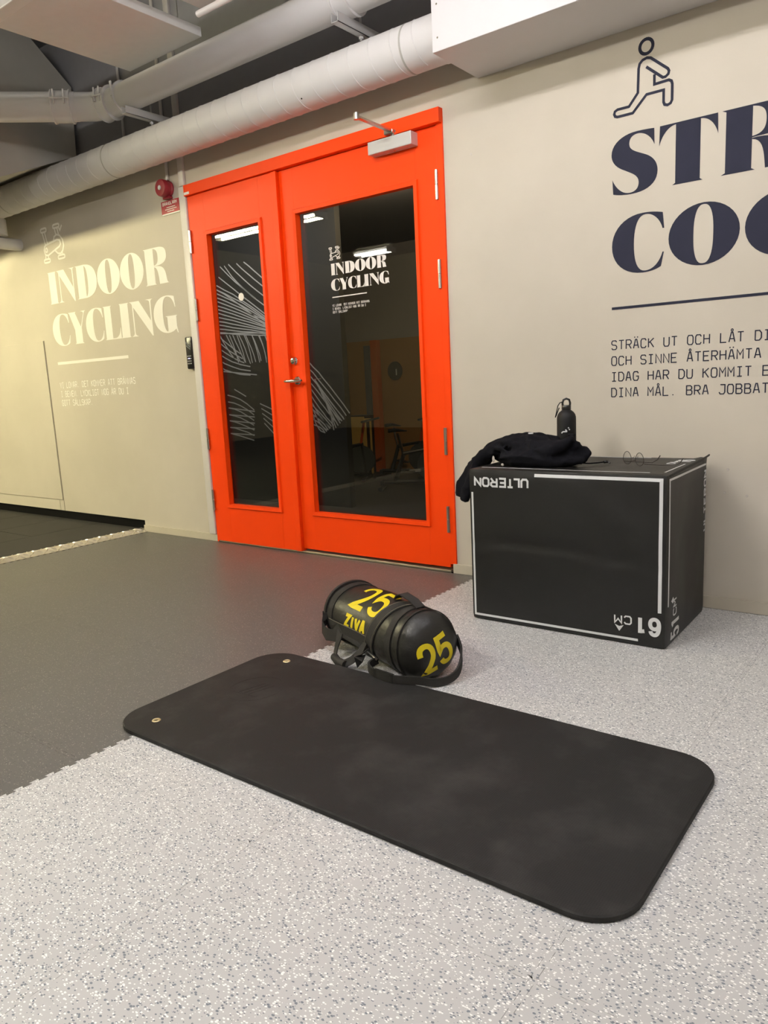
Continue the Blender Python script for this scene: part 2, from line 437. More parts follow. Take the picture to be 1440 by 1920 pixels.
def ribbon2d(pts, w):
    """offset both sides of a polyline with mitres -> list of (left,right)"""
    out = []; n = len(pts)
    for i, p in enumerate(pts):
        d0 = None if i == 0 else (p[0] - pts[i - 1][0], p[1] - pts[i - 1][1])
        d1 = None if i == n - 1 else (pts[i + 1][0] - p[0], pts[i + 1][1] - p[1])
        def nrm(d):
            l = math.hypot(*d) or 1; return (-d[1] / l, d[0] / l)
        if d0 is None: m = nrm(d1); k = 1
        elif d1 is None: m = nrm(d0); k = 1
        else:
            a, b = nrm(d0), nrm(d1); m = (a[0] + b[0], a[1] + b[1]); l = math.hypot(*m)
            if l < .3: m = a; k = 1
            else:
                m = (m[0] / l, m[1] / l); k = min(1.0 / max(.3, m[0] * a[0] + m[1] * a[1]), 1.9)
        out.append(((p[0] + m[0] * w / 2 * k, p[1] + m[1] * w / 2 * k), (p[0] - m[0] * w / 2 * k, p[1] - m[1] * w / 2 * k)))
    return out
_sc = [0]
def stroke(bm, pts, w, mapf, th=.0005, sub=0, closed=False):
    if sub:
        q = []
        for a, b in zip(pts, pts[1:]):
            m = max(1, int(math.hypot(b[0] - a[0], b[1] - a[1]) / sub))
            q += [(a[0] + (b[0] - a[0]) * k / m, a[1] + (b[1] - a[1]) * k / m) for k in range(m)]
        pts = q + [pts[-1]]
    _sc[0] = (_sc[0] + 1) % 5; th = th + _sc[0] * 2.5e-5
    rb = ribbon2d(pts, w)
    if closed:
        rb2 = ribbon2d([pts[-2]] + list(pts) + [pts[1]], w); rb = rb2[1:-1]
    f = [[bm.verts.new(mapf(s[0], s[1], th)) for s in pr] for pr in rb]
    g = [[bm.verts.new(mapf(s[0], s[1], 0)) for s in pr] for pr in rb]
    for i in range(len(rb) - 1):
        bm.faces.new((f[i][1], f[i + 1][1], f[i + 1][0], f[i][0]))
        bm.faces.new((f[i][0], f[i + 1][0], g[i + 1][0], g[i][0])); bm.faces.new((f[i][1], g[i][1], g[i + 1][1], f[i + 1][1]))
    if not closed:
        bm.faces.new((f[0][0], g[0][0], g[0][1], f[0][1])); bm.faces.new((f[-1][0], f[-1][1], g[-1][1], g[-1][0]))
def stroke_text(bm, text, x, z, adv, cw, h, w, mapf, th=.0005, sub=0, i_plain=False):
    for ch in text:
        base = {'Ä': 'A', 'Å': 'A', 'Ö': 'O'}.get(ch, ch)
        f = lambda p: (x + p[0] * cw, z + p[1] * h)
        if base == 'I' and i_plain: stroke(bm, [f((.5, 0)), f((.5, 1))], w, mapf, th, sub)
        elif base in STK:
            for pl in STK[base]: stroke(bm, [f(p) for p in pl], w, mapf, th, sub)
        if ch in 'ÄÖ':
            for dx in (.22, .78): stroke(bm, [f((dx - .1, 1.25)), f((dx + .1, 1.25))], w * 1.1, mapf, th)
        if ch == 'Å':
            stroke(bm, [f((.5 + .17 * cos(a), 1.24 + .13 * sin(a))) for a in np.linspace(0, 2 * pi, 9)], w * .8, mapf, th, closed=True)
        x += adv
def letters(text, x, z, adv, cw, h, w, mapf, mat, parent, th=.0005, sub=0, i_plain=False, narrow=1.0):
    for ch in text:
        k = narrow if ch in 'LIT1' else 1.0
        if ch != ' ':
            bm = B(); stroke_text(bm, ch, x, z, adv, cw * k, h, w, mapf, th, sub, i_plain); obj('letter', bm, mat, parent)
        x += adv - cw * (1 - k) - (.22 * cw if (ch == 'L' and narrow < 1 and text == 'ULTERON') else 0)
def on_wall(x, z, d): return (x, -d - .0004, z)

# ------------------------------------------------------------------ THE SETTING
YB = 0.0            # wall face
floor = empty('floor'); tag(floor, kind='structure')
TS = .6655; P_T = TS / 16; SEAMX = -.4889; SEAMY = -2.1216
def edge_pts(a=.0055):
    pts = [(0, 0)]
    for k in range(16):
        y = k * P_T
        pts += [(-a, y + (.06 * P_T if k == 0 else 0)), (-a, y + .29 * P_T), (a, y + .21 * P_T), (a, y + .79 * P_T), (-a, y + .71 * P_T)]
    return pts + [(-a, TS - .06 * P_T), (0, TS)]
def tile_mesh(name, ycut=None):
    e = edge_pts(); g = .0004
    H = TS if ycut is None else ycut
    def clip(pts): return [p for p in pts if p[1] < H - .001] + [(pts[0][0] if False else (0 if pts[0][0] < .1 else TS), H)]
    left = e; right = [(x + TS, y) for x, y in e]
    bot = [(y, -x) for x, y in e]; top = [(y, -x + TS) for x, y in e]
    if ycut is not None: left, right, top = clip(left), clip(right), [(0, H), (TS, H)]
    loop = bot[:-1] + right[:-1] + top[::-1][:-1] + left[::-1][:-1]
    cx, cy = TS / 2, H / 2
    loop = [(cx + (x - cx) * (1 - 2 * g / TS), cy + (y - cy) * (1 - 2 * g / H)) for x, y in loop]
    bm = B()
    prism(bm, [loop], lambda x, y, d: (x, y, -.005 + d), .005)
    me = bpy.data.meshes.new(name); bm.normal_update(); bm.to_mesh(me); bm.free(); me.materials.append(None)
    return me
t_full = tile_mesh('floor_tile'); t_cut = tile_mesh('floor_tile_cut', ycut=-.0125 - (SEAMY + 3 * TS))
for i in range(-4, 5):
    for j in range(-4, 4):
        o = bpy.data.objects.new('floor_tile', t_cut if j == 3 else t_full); C.objects.link(o)
        o.location = (SEAMX + i * TS, SEAMY + j * TS, 0); o.parent = floor
        o.material_slots[0].link = 'OBJECT'; o.material_slots[0].material = MATS['tile_light' if i >= 0 else 'tile_dark']
bm = B(); box(bm, -9, 3.2, -9, 0.0, -.05, -.0052); obj('subfloor', bm, 'black_gap', floor)
bm = B(); box(bm, -3.155, 3.2, -9, SEAMY - 4 * TS - .006, -.0051, 0.0); obj('far_floor', bm, 'tile_dark', floor)
# raised rubber platform to the left
bm = B(); box(bm, -9, -3.205, -9, -.004, -.005, .012); obj('platform_base', bm, 'black_gap', floor)
def rubber(x0, x1, y0, y1):
    bm = B(); box(bm, x0 + .002, x1 - .002, y0 + .002, y1 - .002, .012, .020, .0015); obj('rubber_tile', bm, 'rubber_tile', floor)
xs = [-3.205, -3.73, -4.23, -4.73, -5.23, -5.73]
for k in range(5):
    ys = [-.006, -.55 - (.5 if k == 0 else 0) , -1.55, -2.55, -3.55, -4.55] if k != 1 else [-.006, -.545, -1.545, -2.545, -3.545, -4.545]
    for a, b in zip(ys, ys[1:]): rubber(xs[k + 1], xs[k], b, a)
bm = B(); box(bm, -9, -5.732, -9, -.006, .012, .020); obj('far_rubber', bm, 'rubber_tile', floor)
bm = B(); box(bm, -5.73, -3.205, -9, -4.56, .012, .020); obj('far_rubber', bm, 'rubber_tile', floor)
# checker plate ramp
tr = empty('trim_1', (-3.16, 0, 0)); tag(tr, kind='structure')
bm = B()
prof = [(0, .0005), (-.040, .022), (-.072, .022), (-.072, .0205), (-.041, .0195), (-.004, 0.0)]
for ya, yb in ((-.006, -1.199), (-1.201, -2.4), (-2.402, -3.6), (-3.602, -6.5)):
    A = [bm.verts.new((x, ya, z)) for x, z in prof]; D = [bm.verts.new((x, yb, z)) for x, z in prof]
    for k in range(6): bm.faces.new((A[k], A[(k + 1) % 6], D[(k + 1) % 6], D[k]))
    bm.faces.new(list(reversed(A))); bm.faces.new(D)
bmesh.ops.recalc_face_normals(bm, faces=bm.faces)
obj('ramp_plate', bm, 'checker_plate', tr)
bm = B()
nx, nz = sin(math.atan2(.0215, .04)), cos(math.atan2(.0215, .04))
def lozenge(cx, cy, cz, ang, ln=.013, wd=.0042, h=.0022, slope=True):
    ax = Vector((cos(ang), sin(ang)));
    def P(a, b, up):
        u = ax.x * a - ax.y * b; v = ax.y * a + ax.x * b
        if slope: return (cx + u * nz + up * nx, cy + v, cz - u * nx + up * nz)
        return (cx + u, cy + v, cz + up)
    q = [P(-ln, 0, 0), P(0, -wd, 0), P(ln, 0, 0), P(0, wd, 0)]; t = [P(-ln * .5, 0, h), P(0, -wd * .4, h), P(ln * .5, 0, h), P(0, wd * .4, h)]
    q = [bm.verts.new(p) for p in q]; t = [bm.verts.new(p) for p in t]
    bm.faces.new(t)
    for k in range(4): bm.faces.new((q[k], q[(k + 1) % 4], t[(k + 1) % 4], t[k]))
y = -.02; k = 0
while y > -6.4:
    lozenge(-.013, y, .0072, (.8 if k % 2 else -.8), .020, .0068, .0055); lozenge(-.030, y - .02, .0166, (-.8 if k % 2 else .8), .020, .0068, .0055)
    lozenge(-.054, y, .0218, (.8 if k % 2 else -.8), .020, .0068, .0055, slope=False)
    y -= .046; k += 1
o = obj('raised_tread', bm, 'checker_plate', tr); tag(o, kind='stuff')

# walls
ZC = 3.3
XL, XR, HT = -2.41, -.612, 2.154      # door opening outer
bm = B()
box(bm, -9, XL, 0, .12, .078, ZC); box(bm, XR, 3.2, 0, .12, 0, ZC); box(bm, XL, XR, 0, .12, HT, ZC)
box(bm, -3.19, XL, 0, .12, 0, .078)
wall = obj('wall_back', bm, 'wall_paint'); tag(wall, kind='structure')
bm = B(); box(bm, -9, 3.2, -.002, .0, 2.475, ZC); obj('upper_paint_band', bm, 'wall_dark', wall)
# access panel and its seams on the left wall part
bm = B(); box(bm, -5.9, -4.235, -.008, 0, .165, 1.384, .0015); obj('access_panel', bm, 'wall_paint', wall)
bm = B(); box(bm, -4.235, -4.229, -.0012, 0, .079, 1.386); obj('gap_shade', bm, 'stitch', wall)  # thin dark strip painted in for the shade along the panel edge
bm = B(); box(bm, -5.9, -4.29, -.0035, 0, .079, .160); obj('lower_panel', bm, 'wall_paint', wall)
bm = B(); box(bm, -9, -3.192, .012, .06, .0, .12); o = obj('trim_2', bm, 'black_gap'); tag(o, kind='structure')
bm = B(); box(bm, -3.19, XL + .004, -.012, 0, 0, .046, .0015); o = obj('baseboard_left', bm, 'baseboard'); tag(o, kind='structure')
bm = B(); box(bm, XR - .018, 3.2, -.012, 0, 0, .048, .0015); o = obj('baseboard_right', bm, 'baseboard'); tag(o, kind='structure')
for nm, b6, mt in (('wall_left', (-9.12, -9, -9, 0, 0, ZC), 'wall_paint'), ('wall_right', (3.2, 3.32, -9, .12, 0, ZC), 'wall_paint'), ('wall_front', (-9, 3.2, -9.12, -9, 0, ZC), 'wall_paint'), ('ceiling', (-13.1, 3.32, -9.12, 8.6, ZC, ZC + .1), 'ceiling_paint')):
    bm = B(); box(bm, *b6); tag(obj(nm, bm, mt), kind='structure')
# screw holes and dents in the right wall
for k, (x, z) in enumerate(((.62, .47), (.70, .46), (-.47, 1.93), (.63, .56))):
    bm = B(); lathe(bm, [(.005, 0), (.004, .0012), (0, .0006)], 10, Matrix.Translation((x, 0, z)) @ Matrix.Rotation(pi / 2, 4, 'X')); obj('wall_plug', bm, 'spots', wall)

# ------------------------------------------------------------------ room behind the glass
ZF, YF, YO = -.70, 4.5, 8.0        # sunken floor, mural partition, far wall
bm = B(); box(bm, -3.4, .5, .12, 1.15, ZF, -.001); tag(obj('floor_landing', bm, 'dark_room_floor'), kind='structure')
bm = B(); box(bm, -13, .5, .12, 8.5, ZF - .05, ZF); tag(obj('floor_cycling', bm, 'dark_room_floor'), kind='structure')
bm = B(); box(bm, .5, .6, .12, 8.5, ZF, ZC); tag(obj('wall_cycling_side', bm, 'black_wall'), kind='structure')
bm = B(); box(bm, -13.1, -13, .12, 8.5, ZF, ZC); tag(obj('wall_cycling_end', bm, 'black_wall'), kind='structure')
bm = B(); box(bm, -13, -9, .0, .12, ZF, ZC); tag(obj('wall_cycling_near', bm, 'black_wall'), kind='structure')
bm = B(); box(bm, -9, .5, YO, YO + .1, ZF, 1.69); tag(obj('wall_cycling_ochre', bm, 'ochre_wall'), kind='structure')
bm = B(); box(bm, -13, .5, YO, YO + .12, 1.69, ZC); tag(obj('wall_cycling_upper', bm, 'wall_dark'), kind='structure')
bm = B(); box(bm, -13, -5.10, YF, YF + .1, ZF, ZC); wb = obj('wall_cycling_black', bm, 'black_wall'); tag(wb, kind='structure')
bm = B()
def on_far(x, z, d): return (x, YF - d - .002, z)
rnd = random.Random(3)
MURAL = [[(-7.42, 2.44), (-7.26, 2.36), (-7.08, 2.28), (-6.91, 2.18), (-6.73, 2.08), (-6.55, 1.97), (-6.36, 1.85)], [(-7.43, 2.38), (-7.26, 2.31), (-7.09, 2.23), (-6.91, 2.15), (-6.73, 2.05), (-6.55, 1.94), (-6.36, 1.83)], [(-7.44, 2.33), (-7.27, 2.26), (-7.1, 2.19), (-6.92, 2.11), (-6.74, 2.02), (-6.55, 1.92), (-6.36, 1.82)], [(-7.44, 2.27), (-7.27, 2.21), (-7.1, 2.14), (-6.92, 2.07), (-6.74, 1.98), (-6.55, 1.9), (-6.36, 1.8)], [(-7.45, 2.22), (-7.28, 2.16), (-7.11, 2.1), (-6.93, 2.03), (-6.74, 1.95), (-6.56, 1.87), (-6.36, 1.78)], [(-7.46, 2.16), (-7.29, 2.11), (-7.11, 2.05), (-6.93, 1.99), (-6.75, 1.92), (-6.56, 1.85), (-6.37, 1.77)], [(-7.46, 2.11), (-7.29, 2.06), (-7.12, 2.01), (-6.94, 1.95), (-6.75, 1.89), (-6.56, 1.82), (-6.37, 1.75)], [(-7.47, 2.06), (-7.3, 2.01), (-7.12, 1.96), (-6.94, 1.91), (-6.76, 1.86), (-6.56, 1.8), (-6.37, 1.74)], [(-7.48, 2), (-7.31, 1.96), (-7.13, 1.92), (-6.95, 1.87), (-6.76, 1.82), (-6.57, 1.77), (-6.37, 1.72)], [(-7.49, 1.94), (-7.31, 1.91), (-7.14, 1.87), (-6.95, 1.83), (-6.76, 1.79), (-6.57, 1.75), (-6.37, 1.71)], [(-7.49, 1.89), (-7.32, 1.86), (-7.14, 1.82), (-6.96, 1.79), (-6.77, 1.76), (-6.57, 1.72), (-6.37, 1.69)], [(-7.5, 1.83), (-7.33, 1.81), (-7.15, 1.78), (-6.96, 1.75), (-6.77, 1.73), (-6.58, 1.7), (-6.38, 1.67)], [(-7.51, 1.78), (-7.33, 1.76), (-7.15, 1.73), (-6.97, 1.71), (-6.77, 1.69), (-6.58, 1.67), (-6.38, 1.66)], [(-7.36, 2.55), (-7.21, 2.45), (-7.06, 2.35), (-6.9, 2.24), (-6.73, 2.13), (-6.55, 2.01), (-6.37, 1.89)], [(-7.31, 2.69), (-7.16, 2.56), (-7.01, 2.44), (-6.85, 2.33), (-6.69, 2.21), (-6.53, 2.11), (-6.36, 2)], [(-7.13, 2.7), (-6.99, 2.58), (-6.85, 2.47), (-6.72, 2.37), (-6.59, 2.28), (-6.47, 2.2), (-6.35, 2.13)], [(-6.96, 2.69), (-6.85, 2.6), (-6.74, 2.52), (-6.63, 2.44), (-6.53, 2.37), (-6.43, 2.3), (-6.34, 2.23)], [(-6.81, 2.69), (-6.72, 2.63), (-6.63, 2.56), (-6.55, 2.5), (-6.47, 2.44), (-6.4, 2.38), (-6.33, 2.32)], [(-7.41, 2.37), (-7.28, 2.31), (-7.14, 2.23), (-6.99, 2.14), (-6.82, 2.04), (-6.64, 1.92), (-6.45, 1.78)], [(-7.22, 2.69), (-7.15, 2.61), (-7.07, 2.52), (-6.97, 2.43), (-6.87, 2.35), (-6.75, 2.26), (-6.62, 2.17)], [(-7.46, 1.76), (-6.37, 1.69)], [(-7.44, 1.74), (-7.38, 1.64), (-7.31, 1.55), (-7.24, 1.46), (-7.16, 1.38)], [(-7.3, 1.73), (-7.24, 1.63), (-7.18, 1.54), (-7.12, 1.44), (-7.05, 1.35)], [(-7.16, 1.72), (-7.11, 1.62), (-7.05, 1.52), (-7, 1.42), (-6.94, 1.32)], [(-7.03, 1.71), (-6.97, 1.61), (-6.92, 1.51), (-6.88, 1.4), (-6.83, 1.29)], [(-6.89, 1.7), (-6.84, 1.6), (-6.79, 1.51), (-6.75, 1.41), (-6.72, 1.31)], [(-6.76, 1.69), (-6.71, 1.6), (-6.67, 1.51), (-6.63, 1.41), (-6.61, 1.32)], [(-6.63, 1.68), (-6.58, 1.59), (-6.54, 1.5), (-6.52, 1.42), (-6.5, 1.34)], [(-6.5, 1.67), (-6.46, 1.58), (-6.42, 1.5), (-6.4, 1.42), (-6.39, 1.36)], [(-7.45, 1.71), (-7.35, 1.64), (-7.24, 1.57), (-7.13, 1.5), (-7.02, 1.44)], [(-7.46, 1.63), (-7.36, 1.56), (-7.24, 1.49), (-7.12, 1.43), (-6.99, 1.37)], [(-7.47, 1.54), (-7.36, 1.48), (-7.24, 1.42), (-7.11, 1.36), (-6.96, 1.31)], [(-7.48, 1.46), (-7.36, 1.4), (-7.22, 1.34), (-7.04, 1.29), (-6.84, 1.25)], [(-7.49, 1.37), (-7.38, 1.32), (-7.23, 1.27), (-7.05, 1.22), (-6.84, 1.19)], [(-7.5, 1.29), (-7.39, 1.23), (-7.24, 1.19), (-7.06, 1.15), (-6.85, 1.13)], [(-7.23, 1.72), (-7.17, 1.6), (-7.12, 1.47), (-7.08, 1.32)], [(-7.07, 1.71), (-7.02, 1.59), (-6.97, 1.46), (-6.93, 1.31)], [(-6.92, 1.7), (-6.86, 1.58), (-6.82, 1.45), (-6.79, 1.3)], [(-6.76, 1.69), (-6.71, 1.57), (-6.67, 1.44), (-6.64, 1.3)], [(-6.61, 1.68), (-6.56, 1.56), (-6.52, 1.43), (-6.5, 1.29)], [(-7.44, 1.21), (-6.72, 1.13)], [(-7.38, 0.86), (-7.24, 0.83), (-7.11, 0.79), (-6.97, 0.72), (-6.83, 0.63)], [(-7.37, 0.67), (-6.82, 0.61)], [(-7.38, 0.76), (-7.25, 0.74), (-7.12, 0.7), (-6.98, 0.64), (-6.84, 0.56)], [(-7.37, 0.57), (-6.83, 0.53)], [(-7.38, 0.67), (-7.25, 0.65), (-7.12, 0.61), (-6.99, 0.55), (-6.85, 0.48)], [(-7.37, 0.48), (-6.84, 0.44)], [(-7.38, 0.57), (-7.26, 0.55), (-7.13, 0.52), (-7, 0.47), (-6.86, 0.41)], [(-7.37, 0.38), (-6.85, 0.36)], [(-7.38, 0.48), (-7.26, 0.46), (-7.14, 0.43), (-7.01, 0.39), (-6.86, 0.34)], [(-7.37, 0.29), (-6.86, 0.27)], [(-7.38, 0.38), (-7.27, 0.37), (-7.15, 0.34), (-7.01, 0.31), (-6.87, 0.26)], [(-7.38, 0.29), (-7.27, 0.27), (-7.15, 0.25), (-7.02, 0.22), (-6.88, 0.19)], [(-7.22, 0.94), (-6.98, 0.83)], [(-6.7, 0.72), (-6.36, 0.6)], [(-6.68, 0.65), (-6.37, 0.51)], [(-6.67, 0.58), (-6.38, 0.42)], [(-6.65, 0.51), (-6.39, 0.33)], [(-6.64, 0.44), (-6.4, 0.24)], [(-5.72, 1.28), (-5.63, 1.19), (-5.53, 1.11), (-5.44, 1.01), (-5.34, 0.91), (-5.24, 0.8), (-5.13, 0.68), (-5.03, 0.56)], [(-5.72, 1.18), (-5.63, 1.11), (-5.55, 1.02), (-5.46, 0.93), (-5.37, 0.84), (-5.28, 0.74), (-5.18, 0.64), (-5.09, 0.53)], [(-5.71, 1.09), (-5.64, 1.02), (-5.56, 0.94), (-5.48, 0.86), (-5.4, 0.77), (-5.32, 0.68), (-5.23, 0.59), (-5.14, 0.5)], [(-5.71, 1), (-5.64, 0.93), (-5.57, 0.86), (-5.5, 0.78), (-5.43, 0.7), (-5.36, 0.63), (-5.28, 0.55), (-5.2, 0.47)], [(-5.7, 0.91), (-5.64, 0.84), (-5.58, 0.77), (-5.52, 0.7), (-5.46, 0.64), (-5.4, 0.57), (-5.33, 0.5), (-5.26, 0.44)], [(-5.69, 0.81), (-5.65, 0.75), (-5.6, 0.69), (-5.55, 0.63), (-5.49, 0.57), (-5.44, 0.51), (-5.38, 0.46), (-5.32, 0.4)], [(-5.69, 0.72), (-5.65, 0.66), (-5.61, 0.6), (-5.57, 0.55), (-5.52, 0.5), (-5.48, 0.45), (-5.43, 0.41), (-5.38, 0.37)], [(-5.68, 0.63), (-5.65, 0.57), (-5.62, 0.52), (-5.59, 0.47), (-5.56, 0.43), (-5.52, 0.39), (-5.48, 0.36), (-5.44, 0.34)], [(-5.67, 0.53), (-5.66, 0.48), (-5.64, 0.43), (-5.61, 0.39), (-5.59, 0.36), (-5.56, 0.33), (-5.53, 0.32), (-5.5, 0.31)], [(-5.61, 1.02), (-5.53, 0.92), (-5.44, 0.82), (-5.34, 0.71), (-5.24, 0.6), (-5.13, 0.48)], [(-5.58, 0.96), (-5.51, 0.87), (-5.43, 0.77), (-5.35, 0.67), (-5.26, 0.56), (-5.17, 0.46)], [(-5.54, 0.9), (-5.48, 0.81), (-5.42, 0.72), (-5.35, 0.63), (-5.28, 0.53), (-5.2, 0.43)], [(-5.51, 0.84), (-5.46, 0.76), (-5.4, 0.67), (-5.35, 0.58), (-5.3, 0.49), (-5.24, 0.4)], [(-5.48, 0.79), (-5.43, 0.7), (-5.39, 0.62), (-5.35, 0.54), (-5.32, 0.46), (-5.28, 0.37)], [(-5.44, 0.73), (-5.41, 0.65), (-5.38, 0.57), (-5.35, 0.5), (-5.34, 0.42), (-5.32, 0.34)], [(-5.75, 0.73), (-5.66, 0.66), (-5.56, 0.58), (-5.46, 0.49), (-5.36, 0.39)], [(-5.74, 0.66), (-5.65, 0.6), (-5.56, 0.53), (-5.48, 0.45), (-5.39, 0.36)], [(-5.73, 0.58), (-5.65, 0.53), (-5.57, 0.48), (-5.49, 0.42), (-5.42, 0.34)], [(-5.72, 0.5), (-5.64, 0.47), (-5.57, 0.43), (-5.51, 0.38), (-5.45, 0.32)], [(-5.7, 0.42), (-5.63, 0.4), (-5.57, 0.38), (-5.52, 0.35), (-5.48, 0.3)]]
for l_ in MURAL: stroke(bm, l_, .016, on_far)
o = obj('mural_lines', bm, 'mural_white', wb); o['kind'] = 'stuff'; o['label'] = 'pale curved lines sweeping over the black wall'
# orange column, grey column, round disc, yellow boards
def thing_box(name, label, cat, b6, mat, bev=.004):
    cx, cy = (b6[0] + b6[1]) / 2, (b6[2] + b6[3]) / 2
    bm = B(); box(bm, b6[0] - cx, b6[1] - cx, b6[2] - cy, b6[3] - cy, 0, b6[5] - b6[4], bev)
    o = obj(name, bm, mat); o.location = (cx, cy, b6[4]); return tag(o, label, cat)
thing_box('orange_column', 'slim orange column standing in the dark cycling room', 'column', (-7.24, -7.10, 7.80, 7.92, ZF, 1.68), 'orange_post')
thing_box('grey_column', 'slim dark grey column behind the glass, next to the orange one', 'column', (-7.50, -7.38, 7.935, 7.99, ZF, 1.60), 'grey_post')
cl = empty('wall_disc', (-6.83, YO - .002, 1.12)); tag(cl, 'round dark disc hanging on the ochre wall behind the glass', 'clock')
RX = Matrix.Rotation(pi / 2, 4, 'X')
bm = B(); lathe(bm, [(.15, 0), (.165, .02), (.16, .03), (.14, .026), (0, .026)], 28, RX); obj('dial', bm, 'clock_dark', cl, True, 30)
bm = B(); box(bm, .022, .045, -.032, -.027, -.08, .03); obj('hand', bm, 'mural_white', cl)
cab = empty('yellow_cabinet', (-7.44, 7.72, ZF)); tag(cab, 'pale yellow cabinet seen dimly through the right pane', 'cabinet')
bm = B(); box(bm, -.20, .19, -.15, .2, .0, 1.05, .006); obj('body', bm, 'bike_black', cab)
bm = B(); box(bm, -.19, .17, -.17, -.15, .50, 1.03, .004); obj('door', bm, 'yellow_board', cab)
ys = empty('yellow_stand', (-7.18, 7.55, ZF)); tag(ys, 'yellow framed stand beside the pale cabinet in the dark room', 'stand')
bm = B(); box(bm, .05, .07, -.02, .02, 0, 1.0, .003); obj('upright', bm, 'yellow_board', ys)
bm = B(); box(bm, -.07, -.05, -.02, .02, 0, 1.0, .003); obj('upright', bm, 'yellow_board', ys)
bm = B(); box(bm, -.05, .05, -.02, .02, .98, 1.0, .003); obj('crossbar', bm, 'yellow_board', ys)
bm = B(); box(bm, -.05, .05, -.02, .02, .38, .41, .003); obj('crossbar', bm, 'yellow_board', ys)
def spin_bike(loc, rz, label):
    r = empty('spin_bike', loc, rz); tag(r, label, 'exercise bike', 'spin bikes in the dark cycling room')
    bm = B(); tube(bm, [(-.45, 0, .12), (.42, 0, .12)], .035, 8); tube(bm, [(-.25, 0, .12), (-.1, 0, .55), (.35, 0, .62), (.4, 0, .14)], .035, 8); obj('frame', bm, 'bike_black', r)
    for x in (-.45, .42):
        bm = B(); tube(bm, [(x, -.25, .04), (x, .25, .04)], .035, 8); box(bm, x - .03, x + .03, -.04, .04, .04, .14); obj('foot', bm, 'bike_black', r)
    bm = B(); lathe(bm, [(.0, -.02), (.23, -.02), (.24, 0), (.23, .02), (0, .02)], 24, Matrix.Translation((.33, 0, .36)) @ RX); obj('flywheel', bm, 'clock_dark', r)
    bm = B(); tube(bm, [(-.1, 0, .5), (-.18, 0, .86)], .022, 8); obj('seat_post', bm, 'steel', r)
    bm = B(); tube(bm, [(-.32, 0, .9), (-.2, 0, .91), (-.04, 0, .89)], [.07, .06, .02], 10, sx=.45); obj('saddle', bm, 'bike_black', r)
    bm = B(); tube(bm, [(.33, 0, .6), (.4, 0, .98)], .022, 8); obj('handlebar_post', bm, 'bike_orange', r)
    bm = B(); tube(bm, [(.62, -.2, 1.04), (.42, -.2, 1.0), (.4, 0, .99), (.42, .2, 1.0), (.62, .2, 1.04)], .018, 8); obj('handlebar', bm, 'bike_black', r)
    bm = B(); tube(bm, [(-.02, -.05, .3), (.12, -.05, .3)], .012, 6); box(bm, .08, .16, -.16, -.045, .28, .31); obj('pedal', bm, 'steel', r)
    bm = B(); tube(bm, [(-.02, .05, .3), (-.14, .05, .3)], .012, 6); box(bm, -.18, -.1, .045, .16, .28, .31); obj('pedal', bm, 'steel', r)
    return r
spin_bike((-7.0, 6.6, ZF), .4, 'dark spin bike behind the glass, in front of the pale cabinet')
spin_bike((-5.3, 6.2, ZF), .5, 'dark spin bike at the right edge of the glass')
spin_bike((-6.15, 7.2, ZF), .1, 'spin bike furthest back, below the round wall disc')
spin_bike((-7.2, 5.4, ZF), .2, 'dark spin bike nearest the mural, left of the pale cabinet')
sp = empty('added_spot', (-4.4, 4.2, ZC)); tag(sp, 'small unseen warm spotlight added to light the dark cycling room', 'lamp')  # added out of view to brighten the ochre wall and cabinet
bm = B(); lathe(bm, [(.05, 0), (.05, -.12), (.045, -.12), (.04, -.02), (0, -.02)], 16); obj('housing', bm, 'bike_black', sp)
bm = B(); lathe(bm, [(.038, -.09), (0, -.092)], 16); obj('bulb', bm, 'spot_glow', sp)
ld = bpy.data.lights.new('spot_light', 'SPOT'); ld.energy = 110; ld.color = (1, .74, .45); ld.spot_size = 2.2; ld.shadow_soft_size = .04
lo = bpy.data.objects.new('spot_light', ld); C.objects.link(lo); lo.parent = sp; lo.location = (0, 0, -.13); lo.rotation_euler = (.85, 0, .5)
sp2 = empty('added_spot', (-6.6, 2.9, ZC)); tag(sp2, 'small unseen spotlight added on the ceiling to light the line mural', 'lamp')  # second added spot, washes the mural partition with light
bm = B(); lathe(bm, [(.05, 0), (.05, -.12), (.045, -.12), (.04, -.02), (0, -.02)], 16); obj('housing', bm, 'bike_black', sp2)
ld = bpy.data.lights.new('spot_light', 'SPOT'); ld.energy = 120; ld.color = (1, .93, .86); ld.spot_size = 2.4; ld.shadow_soft_size = .04
lo = bpy.data.objects.new('spot_light', ld); C.objects.link(lo); lo.parent = sp2; lo.location = (0, 0, -.13); lo.rotation_euler = (.75, 0, 0)

